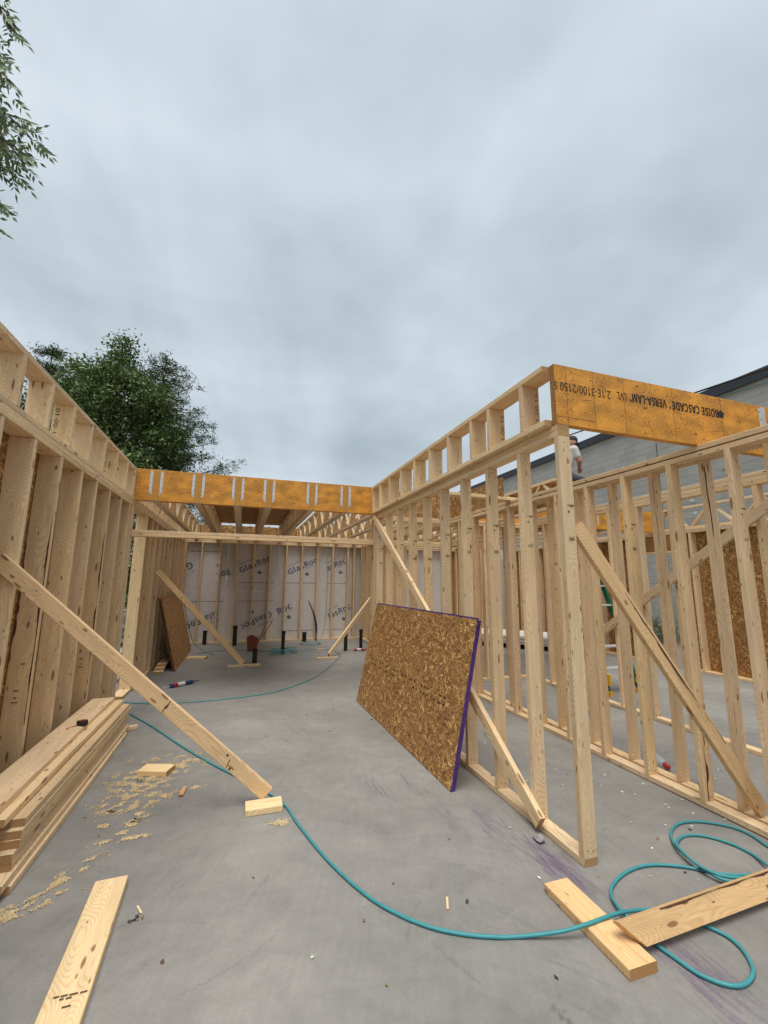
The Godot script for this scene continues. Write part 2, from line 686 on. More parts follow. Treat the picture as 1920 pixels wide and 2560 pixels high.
# overcast: layered cloud seen in perspective, a thinner bright seam and darker rolls
func sky_image() -> Image:
	var w := 1280
	var h := 640
	var n1 := noise(404, 0.95, 5)
	var n2 := noise(411, 2.4, 4)
	var n3 := noise(417, 0.25, 2)
	var blobs := [[520, 470, 0.22, 0.055], [700, 420, 0.20, 0.05], [860, 560, 0.17, 0.06], [1040, 640, 0.12, 0.06], [1070, 740, 0.085, 0.075], [1085, 820, 0.07, 0.05], [1250, 790, 0.14, -0.06], [1180, 680, 0.12, -0.035], [1450, 700, 0.22, -0.03], [820, 880, 0.15, -0.06], [880, 960, 0.09, -0.055], [700, 760, 0.16, -0.03], [330, 760, 0.25, -0.045], [150, 620, 0.22, -0.035], [1600, 420, 0.35, -0.035], [1080, 330, 0.25, -0.02], [150, 150, 0.3, 0.02], [1300, 80, 0.3, 0.0], [640, 1060, 0.10, 0.05], [1750, 760, 0.15, 0.03], [940, 1120, 0.06, 0.06]]
	var bl := []
	for b in blobs:
		var r := ray(b[0], b[1]).normalized()
		bl.append([Vector3(r.x, r.y, -r.z), b[2], b[3]])
	var by := PackedByteArray()
	by.resize(w * h * 3)
	for y in h:
		var th := PI * (y + 0.5) / h
		var sy := cos(th)
		var sr := sin(th)
		for x in w:
			var ph := TAU * ((x + 0.5) / w - 0.5)
			var dir := Vector3(sin(ph) * sr, sy, -cos(ph) * sr)
			var c: Color
			if sy > -0.02:
				var q := 1.0 / (maxf(sy, 0.0) + 0.42)
				var px := dir.x * q
				var pz := dir.z * q
				var wx := n3.get_noise_2d(px + 9.0, pz) * 1.2
				var a := n1.get_noise_2d(px + wx, pz * 1.05 - wx)
				var b := n2.get_noise_2d(px - wx * 1.3, pz)
				var v := 0.588 + a * 0.075 + b * 0.046 + n2.get_noise_2d(px * 2.3 + 5.0, pz * 2.3 + wx) * 0.012
				for e in bl:
					var dd: float = dir.distance_squared_to(e[0]) / (e[1] * e[1])
					if dd < 6.0:
						v += e[2] * exp(-dd) * (1.75 + b * 3.4)
				v += 0.075 * exp(-pow(maxf(sy, 0.0) / 0.15, 2.0))
				var hi := clampf((v - 0.46) / 0.22, 0.0, 1.0)
				c = Color(v * lerpf(0.898, 0.962, hi), v * 1.0, v * lerpf(1.066, 1.035, hi))
			else:
				c = Color(0.27, 0.27, 0.26)
			var i := (y * w + x) * 3
			by[i] = int(clampf(c.r, 0, 1) * 255)
			by[i + 1] = int(clampf(c.g, 0, 1) * 255)
			by[i + 2] = int(clampf(c.b, 0, 1) * 255)
	return Image.create_from_data(w, h, false, Image.FORMAT_RGB8, by)

func flat(col: Color, rough := 0.8, metal := 0.0) -> StandardMaterial3D:
	var m := StandardMaterial3D.new()
	m.albedo_color = col
	m.roughness = rough
	m.metallic = metal
	return m

func textured(t: Texture2D, rough := 0.85, vcol := true) -> StandardMaterial3D:
	var m := StandardMaterial3D.new()
	m.albedo_texture = t
	m.roughness = rough
	m.vertex_color_use_as_albedo = vcol
	m.texture_filter = BaseMaterial3D.TEXTURE_FILTER_LINEAR_WITH_MIPMAPS_ANISOTROPIC
	return m

func make_materials() -> void:
	M.wood = textured(tex(wood_image(5)), 0.78)
	M.wood_end = textured(tex(end_image()), 0.9)
	var o := osb_images()
	M.osb = textured(tex(o[0]), 0.62)
	var nm: Image = o[1]
	nm.convert(Image.FORMAT_RGB8)
	nm.bump_map_to_normal_map(1.2)
	M.osb.normal_enabled = true
	M.osb.normal_texture = tex(nm)
	M.osb.normal_scale = 0.4
	M.osb_edge = textured(mottled(51, Color8(92, 62, 34), Color8(168, 128, 80), 0.09), 0.9)
	M.purple = textured(mottled(53, Color8(58, 30, 96), Color8(92, 58, 140), 0.05), 0.55)
	M.lvl = textured(tex(lvl_image()), 0.55)
	M.lvl_edge = textured(mottled(55, Color8(120, 78, 36), Color8(196, 146, 84), 0.08), 0.8)
	M.slab = textured(tex(slab_image()), 0.72, false)
	M.slab.detail_enabled = true
	M.slab.detail_blend_mode = BaseMaterial3D.BLEND_MODE_MUL
	M.slab.detail_uv_layer = BaseMaterial3D.DETAIL_UV_2
	M.slab.detail_albedo = tex(grit_image())
	M.slab_edge = textured(mottled(57, Color8(130, 128, 124), Color8(168, 166, 162), 0.05), 0.9, false)
	M.ground = textured(mottled(59, Color8(86, 78, 66), Color8(150, 142, 128), 0.06, 512), 0.95, false)
	M.ground.uv1_triplanar = true
	M.ground.uv1_world_triplanar = true
	M.ground.uv1_scale = Vector3(0.35, 0.35, 0.35)
	M.gypsum = textured(mottled(61, Color8(214, 208, 203), Color8(226, 221, 216), 0.02), 0.85)
	M.print_blue = flat(Color8(96, 108, 130), 0.8)
	M.print_pale = flat(Color8(160, 164, 172), 0.8)
	M.ink = flat(Color8(34, 30, 28), 0.8)
	M.stamp = flat(Color8(84, 66, 50), 0.85)
	M.steel = textured(mottled(63, Color8(196, 200, 202), Color8(222, 224, 226), 0.03), 0.45, false)
	M.steel.metallic = 0.35
	M.hose = textured(mottled(79, Color8(48, 128, 134), Color8(70, 152, 156), 0.05), 0.5, false)
	M.black = flat(Color8(22, 22, 23), 0.5)
	M.bark = textured(mottled(65, Color8(52, 30, 18), Color8(118, 74, 44), 0.07), 0.95, false)
	M.trunk = textured(mottled(67, Color8(58, 50, 42), Color8(104, 94, 82), 0.06), 0.95, false)
	M.block = textured(mottled(69, Color8(162, 160, 154), Color8(176, 174, 168), 0.06), 0.9)
	M.mortar = flat(Color8(108, 108, 107), 0.95)
	M.cap = flat(Color8(42, 46, 54), 0.5)
	M.skin = flat(Color8(186, 128, 104), 0.6)
	M.lvl_block = textured(mottled(81, Color8(176, 122, 44), Color8(208, 150, 62), 0.04), 0.5, false)
	M.lvl_seam = flat(Color8(96, 62, 22), 0.8)
	M.osb_ink = flat(Color8(52, 34, 20), 0.85)
	M.blue = flat(Color8(30, 58, 104), 0.4)
	M.blue_tube = flat(Color8(28, 48, 86), 0.4)
	M.white = flat(Color8(214, 214, 210), 0.6)
	M.red = flat(Color8(178, 42, 34), 0.45)
	M.paper = textured(mottled(73, Color8(104, 54, 34), Color8(150, 92, 62), 0.05), 0.9, false)
	M.green = flat(Color8(18, 92, 66), 0.4)
	M.yellow = flat(Color8(224, 172, 26), 0.5)
	M.grey_pipe = flat(Color8(108, 110, 112), 0.5)
	M.rock = textured(mottled(75, Color8(128, 126, 124), Color8(186, 184, 180), 0.06), 0.95, false)
	M.dust = textured(mottled(77, Color8(206, 176, 124), Color8(228, 202, 152), 0.06), 0.95)
	M.clear = StandardMaterial3D.new()
	M.clear.albedo_color = Color(0.85, 0.9, 0.92, 0.28)
	M.clear.transparency = BaseMaterial3D.TRANSPARENCY_ALPHA
	M.clear.roughness = 0.12
	M.body = StandardMaterial3D.new()
	M.body.vertex_color_use_as_albedo = true
	M.body.roughness = 0.8
	M.cloth_dark = flat(Color8(62, 54, 46), 0.9)
	M.hair = flat(Color8(40, 28, 22), 0.9)
	M.leaf = StandardMaterial3D.new()
	M.leaf.vertex_color_use_as_albedo = true
	M.leaf.roughness = 0.6
	M.leaf.cull_mode = BaseMaterial3D.CULL_DISABLED
	M.leaf.backlight_enabled = true
	M.leaf.backlight = Color(0.24, 0.32, 0.09)


const UP := Vector3(0, 1, 0)
const RT := Vector3(1, 0, 0)
const FW := Vector3(0, 0, -1)
const STUD_TOP := 2.348         # underside of the top plates
const PLATE_TOP := 2.424        # top of the double top plates
const RIM_TOP := 2.822          # top of beams, trusses and the short walls
const S := 0.4064               # stud spacing

# ---------------------------------------------------------------- framing
# one stud standing between plates; near is the D of its face towards the viewer
func stud(w: Node, x0: float, x1: float, near: float, y0: float, y1: float) -> MeshInstance3D:
	var j := Vector3(rng.randfn(0, 0.0012), 0, rng.randfn(0, 0.0015))
	var o := lum(w, "stud", V((x0 + x1) / 2, (y0 + y1) / 2, near + 0.019) + j, UP, RT, y1 - y0, x1 - x0, 0.038)
	o.rotate_object_local(Vector3(0, 0, 1), rng.randfn(0, 0.0008))
	return o

# a plate running in D, in lengths
func plate_d(w: Node, called: String, x0: float, x1: float, y: float, d0: float, d1: float, cuts: Array = []) -> void:
	var e := [d0] + cuts + [d1]
	for i in e.size() - 1:
		lum(w, called, V((x0 + x1) / 2, y + 0.019, (e[i] + e[i + 1]) / 2), FW, RT, e[i + 1] - e[i] - 0.003, x1 - x0 - rng.randf_range(0, 0.002), 0.0375)

func plate_x(w: Node, called: String, d0: float, d1: float, y: float, x0: float, x1: float) -> void:
	lum(w, called, V((x0 + x1) / 2, y + 0.019, (d0 + d1) / 2), RT, FW, x1 - x0, d1 - d0, 0.0375)

# a grade stamp printed on the viewer's face of a stud: a boxed mark and a few dashes
func stamp(st: MeshInstance3D, x0: float, near: float, y: float) -> void:
	for q in [[0.018, 0.075], [0.052, 0.070], [0.030, 2.31]]:
		box(st, "nail_head", V(x0 + q[0], q[1], near - 0.0008), Vector3(0.0055, 0.0055, 0.001), M.ink)
	var n := V(0, 0, -1)
	var d := near - 0.0012
	var r := Basis(RT, UP, RT.cross(UP))
	box(st, "stamp_frame", V(x0 + 0.048, y + 0.012, d), Vector3(0.042, 0.0022, 0.0008), M.stamp)
	box(st, "stamp_frame", V(x0 + 0.028, y, d), Vector3(0.0022, 0.022, 0.0008), M.stamp)
	lettering(st, "FAPL", V(x0 + 0.050, y - 0.001, d), RT, UP, 0.032, 0.014, M.stamp, true, "stamp_letters")
	box(st, "ink_dash", V(x0 + 0.052, y + 0.205, d), Vector3(0.046, 0.0045, 0.0008), M.stamp)
	box(st, "ink_dash", V(x0 + 0.060, y + 0.199, d), Vector3(0.024, 0.004, 0.0008), M.stamp)
	box(st, "ink_dash", V(x0 + 0.035, y + 0.165, d), Vector3(0.010, 0.012, 0.0008), M.stamp)

# a ragged strip of bark left on the edge of a board, in the plane given by along and across
func bark_strip(parent: Node, a: Vector3, b: Vector3, across: Vector3, width: float, nrm: Vector3) -> void:
	var st := SurfaceTool.new()
	st.begin(Mesh.PRIMITIVE_TRIANGLES)
	var n := 26
	var nz := noise(rng.randi_range(1, 9999), 0.17, 3)
	var rows := []
	for i in n + 1:
		var t := float(i) / n
		var p := a.lerp(b, t)
		var wd: float = width * clampf(0.55 + nz.get_noise_1d(i) * 1.5, 0.0, 1.1) * sin(PI * clampf(t * 0.94 + 0.04, 0.0, 1.0)) ** 0.35
		rows.append([p + nrm * 0.0005, p + across * wd * 0.5 + nrm * (0.004 + 0.002 * nz.get_noise_1d(i * 3.0)), p + across * wd + nrm * 0.0005])
	for i in n:
		for k in 2:
			var q := [rows[i][k], rows[i + 1][k], rows[i + 1][k + 1], rows[i][k], rows[i + 1][k + 1], rows[i][k + 1]]
			for p in q:
				st.set_uv(Vector2(p.y + p.z, p.x * 3.0 + p.z * 2.0) * 2.0)
				st.add_vertex(p)
	st.generate_normals()
	put(parent, "bark_strip", st.commit(), M.bark, Transform3D())

func build_left_walls() -> void:
	var w := thing("framed_wall", "long plank-framed outer wall beside the lumber pile, strand board on its outside", "wall", V(-1.38, 0, 5.0))
	var x0 := -1.45
	var x1 := -1.31
	plate_d(w, "bottom_plate", x0, x1, 0.0, 0.9, 5.85, [4.4])
	plate_d(w, "bottom_plate", x0, x1, 0.0, 6.21, 10.88, [8.1])
	plate_d(w, "top_plate", x0, x1, STUD_TOP, 0.9, 10.88, [3.6, 7.2])
	plate_d(w, "top_plate", x0, x1, STUD_TOP + 0.038, 0.9, 10.88, [2.2, 5.2, 8.4])
	var ds := [1.131, 1.537, 1.944, 2.35, 2.757, 3.163, 3.584, 4.012, 4.392, 4.807, 5.215, 5.62, 5.725, 5.768, 5.811, 6.632, 7.03, 7.44, 7.845, 8.25, 8.66, 9.065, 9.47, 9.88, 10.28, 10.69, 10.84]
	for i in ds.size():
		var s := stud(w, x0, x1, ds[i], 0.038, STUD_TOP)
		if i in [4, 5, 6]:
			bark_strip(s, V(x0 + 0.004, [0.1, 0.25, 0.9][i - 4], ds[i] - 0.0005), V(x0 + 0.004, [1.9, 2.0, 1.7][i - 4], ds[i] - 0.0005), RT, [0.04, 0.03, 0.014][i - 4], V(0, 0, -1))
		if i in [6, 9]:
			bark_strip(s, V(x1 - 0.002, 0.5, ds[i] - 0.0005), V(x1 - 0.002, 1.9, ds[i] - 0.0005), -RT, 0.013, V(0, 0, -1))
		if i >= 3 and i < 12:
			var yy := 0.72 + 0.02 * (i % 3)
			for q in [[0.0, 0.03], [0.045, 0.016], [0.075, 0.034]]:
				box(s, "ink_dash", V(x0 + 0.065, yy - q[0], ds[i] - 0.0012), Vector3(q[1], 0.007, 0.0008), M.stamp)
			box(s, "ink_dash", V(x0 + 0.085, yy + 0.17, ds[i] - 0.0012), Vector3(0.028, 0.006, 0.0008), M.stamp)
	# strand board outside, with one bay left open
	for seg in [[0.9, 1.6], [1.6, 4.04], [4.04, 5.85], [6.66, 9.1], [9.1, 10.88]]:
		sheet(w, "sheathing", V(x0 - 0.008, 1.14, (seg[0] + seg[1]) / 2), FW, UP, seg[1] - seg[0] - 0.004, 2.56, 0.0115, M.osb, M.osb_edge)
	# the short wall standing on it
	var p := thing("short_wall", "low wall of short planks standing on the outer wall's top plate", "wall", V(-1.38, PLATE_TOP, 5.0))
	plate_d(p, "bottom_plate", x0, x1, PLATE_TOP, 0.9, 10.88, [3.0, 6.4])
	plate_d(p, "top_plate", x0, x1, RIM_TOP - 0.038, 0.9, 10.88, [2.68, 5.75, 8.0])
	var first := true
	for i in range(-5, 20):
		var near := 2.888 + S * i
		if near > 10.8:
			continue
		var s := stud(p, x0, x1, near, PLATE_TOP + 0.038, RIM_TOP - 0.038)
		if i in [2, 5]:
			lettering(s, "01-00-15", V(x0 + 0.03, (PLATE_TOP + RIM_TOP) / 2 + 0.01, near - 0.0012), Vector3(0, -1, 0), RT, 0.24, 0.026, M.stamp, false)
	stud(p, x0, x1, 5.68, PLATE_TOP + 0.038, RIM_TOP - 0.038)

func build_wall_a() -> void:
	var w := thing("framed_wall", "narrow stud wall ending in a post at the purple scuffed floor, diagonal brace nailed on", "wall", V(1.82, 0, 3.9))
	var x0 := 1.778
	var x1 := 1.867
	plate_d(w, "bottom_plate", x0, x1, 0.0, 1.993, 5.95, [])
	plate_d(w, "top_plate", x0, x1, STUD_TOP, 1.993, 5.95, [])
	plate_d(w, "top_plate", x0, x1, STUD_TOP + 0.038, 1.993, 5.95, [4.3])
	var ds := [1.993]
	for i in range(1, 10):
		ds.append(1.967 + S * i)
	ds += [5.745, 5.79, 5.90]
	for i in ds.size():
		var s := stud(w, x0, x1, ds[i], 0.038, STUD_TOP)
		if i < 10:
			stamp(s, x0 + 0.01, ds[i], 1.715 - 0.012 * (i % 3))
	var p := thing("short_wall", "low wall of short planks overhanging the narrow stud wall, sky between its planks", "wall", V(1.79, PLATE_TOP, 3.9))
	var q0 := 1.725
	var q1 := 1.865
	plate_d(p, "bottom_plate", q0, q1, PLATE_TOP, 2.04, 5.752, [2.9])
	plate_d(p, "top_plate", q0, q1, RIM_TOP - 0.038, 2.04, 5.752, [])
	for near in [2.25, 2.652, 2.92, 3.325, 3.735, 4.14, 4.555, 4.97, 5.375, 5.71]:
		var s := stud(p, q0, q1, near, PLATE_TOP + 0.038, RIM_TOP - 0.038)
		if near < 2.7:
			lettering(s, "01-00-15", V(q1 - 0.022, 2.62, near - 0.0012), UP, -RT, 0.24, 0.026, M.stamp, false)

func build_wall_c() -> void:
	var w := thing("framed_wall", "double-row stud wall with two bottom plates side by side behind the coiled hose", "wall", V(3.08, 0, 3.6))
	var x0 := 2.98
	plate_d(w, "bottom_plate", x0, x0 + 0.089, 0.0, 0.8, 5.85, [3.35])
	plate_d(w, "bottom_plate", 3.098, 3.187, 0.0, 0.8, 5.85, [4.2])
	for y in [STUD_TOP, STUD_TOP + 0.038]:
		plate_d(w, "top_plate", x0, x0 + 0.089, y, 0.8, 5.85, [2.38] if y > STUD_TOP else [3.9])
		plate_d(w, "top_plate", 3.098, 3.187, y, 0.8, 5.85, [3.0] if y > STUD_TOP else [])
	var i := 0
	for k in range(-2, 10):
		var near := 1.802 + S * k
		var s := stud(w, x0, x0 + 0.089, near, 0.038, STUD_TOP)
		if k in [0, 1, 2, 4]:
			stamp(s, x0 + 0.01, near, 1.74)
		if k == 1:
			bark_strip(s, V(x0 + 0.03, 0.05, near - 0.0005), V(x0 + 0.03, 0.9, near - 0.0005), RT, 0.034, V(0, 0, -1))
		var n2 := 2.05 + S * k
		if n2 < 5.8:
			var s2 := stud(w, 3.098, 3.187, n2, 0.038, STUD_TOP)
			if k in [0, 1, 2, 4]:
				stamp(s2, 3.11, n2, 1.66)
			if k in [0, 1]:
				bark_strip(s2, V(3.10, 0.5, n2 - 0.0005), V(3.10, 2.3, n2 - 0.0005), RT, 0.030 - 0.012 * k, V(0, 0, -1))
	# its continuation past the cross line
	var f := thing("framed_wall", "stud wall closing the far room beyond the orange beam, opposite the dark leaning sheets", "wall", V(3.03, 0, 8.4))
	plate_d(f, "bottom_plate", x0, x0 + 0.14, 0.0, 5.95, 10.88, [])
	plate_d(f, "top_plate", x0, x0 + 0.14, STUD_TOP, 5.95, 10.88, [])
	plate_d(f, "top_plate", x0, x0 + 0.14, STUD_TOP + 0.038, 5.95, 10.88, [8.2])
	for near in [5.96, 7.9, 8.3, 8.7, 9.1, 9.5, 9.9, 10.11, 10.33, 10.652, 10.84]:
		stud(f, x0, x0 + 0.14, near, 0.038, STUD_TOP)

func build_right_rooms() -> void:
	var w := thing("framed_wall", "stud wall carrying a long diagonal let-in brace, behind the double-row wall", "wall", V(4.37, 0, 3.5))
	var x0 := 4.33
	plate_d(w, "bottom_plate", x0, x0 + 0.089, 0.0, 0.6, 5.75, [3.0])
	plate_d(w, "top_plate", x0, x0 + 0.089, STUD_TOP, 0.6, 5.75, [3.4])
	plate_d(w, "top_plate", x0, x0 + 0.089, STUD_TOP + 0.038, 0.6, 5.75, [2.1, 4.5])
	plate_d(w, "top_plate", x0, x0 + 0.089, STUD_TOP + 0.076, 0.9, 5.75, [3.8])
	for k in range(-6, 6):
		stud(w, x0, x0 + 0.089, 3.655 + S * k, 0.038, STUD_TOP)
	stick(w, "let_in_brace", V(4.309, 2.18, 2.30), V(4.309, 0.30, 5.13), UP, 0.089, 0.038)
	# cross wall on the line of the orange beam
	var c := thing("framed_wall", "short cross wall under the strand board rim between two stud walls", "wall", V(3.7, 0, 5.86))
	plate_x(c, "bottom_plate", 5.80, 5.889, 0.0, 3.20, 4.42)
	plate_x(c, "top_plate", 5.80, 5.889, STUD_TOP, 3.20, 4.42)
	plate_x(c, "top_plate", 5.80, 5.889, STUD_TOP + 0.038, 3.20, 4.42)
	for x in [3.22, 3.62, 4.02, 4.36]:
		lum(c, "stud", V(x, 1.193, 5.845), UP, FW, STUD_TOP - 0.038, 0.089, 0.038)
	# plates and strand board rim closing the gap between the two nearer walls
	var r := thing("rim_board", "bright strand board rim standing on double plates behind the narrow stud wall", "board", V(2.4, STUD_TOP, 5.84))
	plate_x(r, "plate", 5.80, 5.889, STUD_TOP, 1.875, 2.975)
	plate_x(r, "plate", 5.80, 5.889, STUD_TOP + 0.038, 1.875, 3.19)
	sheet(r, "rim", V(2.46, 2.61, 5.81), RT, UP, 1.16, 0.366, 0.022, M.osb, M.osb_edge, 1.2)
	var r2 := thing("rim_board", "bright strand board rim running along the top of the double-row wall", "board", V(3.04, PLATE_TOP, 5.1))
	sheet(r2, "rim", V(3.055, 2.60, 5.12), FW, UP, 1.36, 0.345, 0.022, M.osb, M.osb_edge, 1.2)
	# outer right wall with a door opening
	var e := thing("framed_wall", "outer wall clad in brown strand board with a door opening onto the grey building", "wall", V(7.45, 0, 5.5))
	var q0 := 7.40
	var q1 := 7.54
	plate_d(e, "bottom_plate", q0, q1, 0.0, 1.0, 5.62, [])
	plate_d(e, "bottom_plate", q0, q1, 0.0, 6.50, 10.88, [])
	for y in [STUD_TOP, STUD_TOP + 0.038]:
		plate_d(e, "top_plate", q0, q1, y, 1.0, 10.88, [4.6 + y, 8.3])
	for near in [1.2, 1.6, 2.0, 2.41, 2.82, 3.22, 3.63, 4.04, 4.44, 4.85, 5.25, 5.54, 5.585, 6.50, 6.545, 6.9, 7.3, 7.7, 8.1, 8.5, 8.9, 9.3, 9.7, 10.1, 10.5, 10.8]:
		stud(e, q0, q1, near, 0.038, STUD_TOP)
	sheet(e, "header", V(7.45, 2.20, 6.06), FW, UP, 0.87, 0.28, 0.09, M.lvl_edge, M.lvl_edge)
	plate_d(e, "header_plate", q0, q1, 2.02, 5.625, 6.497, [])
	for seg in [[1.0, 3.2], [3.2, 5.62], [6.50, 8.7], [8.7, 10.88]]:
		sheet(e, "sheathing", V(q1 + 0.008, 1.2, (seg[0] + seg[1]) / 2), UP, FW, 2.44, seg[1] - seg[0] - 0.004, 0.0115, M.osb, M.osb_edge, 1.0)

func build_far_wall() -> void:
	var w := thing("framed_wall", "far end wall of wide-spaced studs in front of printed white boards", "wall", V(1.0, 0, 10.95))
	var d0 := 10.90
	var d1 := 11.04
	plate_x(w, "bottom_plate", d0, d1, 0.0, -1.45, 3.12)
	plate_x(w, "top_plate", d0, d1, STUD_TOP, -1.45, 3.12)
	plate_x(w, "top_plate", d0, d1, STUD_TOP + 0.038, -1.45, 3.12)
	for x in [-1.29, -0.935, -0.53, -0.15, 0.26, 0.645, 1.045, 1.435, 1.835, 2.24, 2.64, 2.81, 3.05]:
		lum(w, "stud", V(x, (0.038 + STUD_TOP) / 2, 10.97), UP, FW, STUD_TOP - 0.038, 0.139, 0.038, Color(0.92, 0.9, 0.86))
	# the boards: two rows, four columns, each with its own print
	var xs := [-1.56, -0.35, 0.868, 2.087, 3.30]
	var dp := 11.046
	for c in 4:
		for r in 2:
			var y0: float = 0.0 if r == 0 else 1.186
			var y1: float = 1.182 if r == 0 else 2.42
			var s := sheet(w, "white_board", V((xs[c] + xs[c + 1]) / 2, (y0 + y1) / 2, dp + 0.0065), RT, UP, xs[c + 1] - xs[c] - 0.004, y1 - y0, 0.0125, M.gypsum, M.gypsum, 1.3)
			board_print(s, c, r, dp)
	# right part of the end wall, seen through the stud walls
	var w2 := thing("framed_wall", "end wall of studs and strand board behind the pile of pale sheets", "wall", V(5.2, 0, 10.95))
	plate_x(w2, "bottom_plate", d0, d1, 0.0, 3.13, 7.39)
	plate_x(w2, "top_plate", d0, d1, STUD_TOP, 3.13, 7.39)
	plate_x(w2, "top_plate", d0, d1, STUD_TOP + 0.038, 3.13, 7.39)
	for k in 10:
		lum(w2, "stud", V(3.4 + k * 0.4064, (0.038 + STUD_TOP) / 2, 10.97), UP, FW, STUD_TOP - 0.038, 0.139, 0.038)
	for k in 4:
		sheet(w2, "sheathing", V(3.13 + 0.61 + k * 1.22, 1.21, 11.05), UP, RT, 2.42, 1.215, 0.0115, M.osb if k % 2 == 0 else M.gypsum, M.osb_edge)
	# rim above the end wall
	var r := thing("rim_board", "pale strand board rim above the far end wall closing the floor trusses", "board", V(1.0, PLATE_TOP, 11.0))
	for k in 4:
		sheet(r, "rim", V(-1.45 + 1.22 * (k + 0.5) + 0.0, 2.615, 11.02), RT, UP, 1.216, 0.38, 0.025, M.osb, M.osb_edge, 1.2)
	for k in 3:
		sheet(r, "rim", V(3.43 + 1.32 * (k + 0.5), 2.615, 11.02), RT, UP, 1.316, 0.38, 0.025, M.osb, M.osb_edge)

func leaf_mark(s: Node, x: float, y: float, d: float, turn: float) -> void:
	var pts := PackedVector2Array()
	for q in [[0, -1.1], [0.08, -0.62], [0.5, -0.75], [0.42, -0.5], [0.95, -0.05], [0.78, 0.05], [0.86, 0.42], [0.5, 0.34], [0.42, 0.48], [0.2, 0.2], [0.28, 0.78], [0.14, 0.7], [0, 1.05], [-0.14, 0.7], [-0.28, 0.78], [-0.2, 0.2], [-0.42, 0.48], [-0.5, 0.34], [-0.86, 0.42], [-0.78, 0.05], [-0.95, -0.05], [-0.42, -0.5], [-0.5, -0.75], [-0.08, -0.62]]:
		pts.append(Vector2(q[0], q[1]) * 0.062)
	put(s, "leaf_mark", prism_mesh(pts, 0.0008), M.print_blue, Transform3D(Basis(Vector3(0, 0, 1), turn), V(x, y, d - 0.0012)))

# the makers' print on one white board: slanted word, small word above it, leaf, a line of small type
func board_print(s: Node, c: int, r: int, dp: float) -> void:
	var an := 0.447
	var words := []
	if r == 1 and c == 0:
		words = [[-1.20, 1.79, PI, "G", "Cert", 0.14], [-0.43, 1.61, PI, "Roc", "", 0.30]]
	elif r == 1 and c == 1:
		words = [[0.287, 1.869, 0.0, "GlasRoc", "CertainTeed", 0.78]]
	elif r == 1 and c == 2:
		words = [[1.47, 1.845, 0.0, "GlasRoc", "CertainTeed", 0.80]]
	elif r == 1 and c == 3:
		words = [[2.35, 1.90, 0.0, "asRoc", "Teed", 0.55]]
	elif r == 0 and c == 0:
		words = [[-0.83, 0.523, PI, "GlasRoc", "CertainTeed", 0.70]]
	elif r == 0 and c == 1:
		words = [[0.40, 0.489, PI, "GlasRoc", "CertainTeed", 0.77]]
	elif r == 0 and c == 2:
		words = [[1.055, 0.774, 0.0, "Roc", "", 0.36], [2.0, 0.64, 0.0, "", "", 0.0]]
	else:
		words = [[2.47, 0.70, 0.0, "lasRoc", "rtainTeed", 0.62]]
	for wd in words:
		if wd[3] == "":
			continue
		var a: float = an + wd[2]
		var rd := Vector3(cos(a), sin(a), 0)
		var ud := Vector3(-sin(a), cos(a), 0)
		var ct := V(wd[0], wd[1], dp - 0.0012)
		lettering(s, wd[3], ct, rd, ud, wd[5], 0.155, M.print_blue)
		if wd[4] != "":
			lettering(s, wd[4], ct + ud * 0.15 - rd * wd[5] * 0.22, rd, ud, wd[5] * 0.5, 0.06, M.print_pale)
		box(s, "underline", ct - ud * 0.105 + rd * wd[5] * 0.24, Vector3(wd[5] * 0.46, 0.008, 0.0008), M.print_blue, Basis(Vector3(0, 0, 1), a))
		var lf: Vector3 = ct - ud * 0.24 * (1.0 if wd[2] == 0.0 else 1.0) + rd * 0.02
		leaf_mark(s, lf.x, lf.y, dp, wd[2])
	# the line of small type: too small to read in the photograph, so a row of short dashes
	var y: float = [0.228, 1.408][r] if c > 0 else [0.959, 2.145][r]
	if r == 0 and c == 1:
		y = 0.963
	var x0: float = [-1.2, -0.05, 1.0, 2.12][c]
	var x := x0
	var row := SurfaceTool.new()
	row.begin(Mesh.PRIMITIVE_TRIANGLES)
	while x < x0 + (0.82 if c < 3 else 0.5):
		var l := rng.randf_range(0.018, 0.06)
		var bm := BoxMesh.new()
		bm.size = Vector3(l, 0.016, 0.0008)
		row.append_from(bm, 0, Transform3D(Basis(), V(x + l / 2, y, dp - 0.0012)))
		x += l + rng.randf_range(0.006, 0.02)
	put(s, "small_print", row.commit(), M.print_blue, Transform3D())

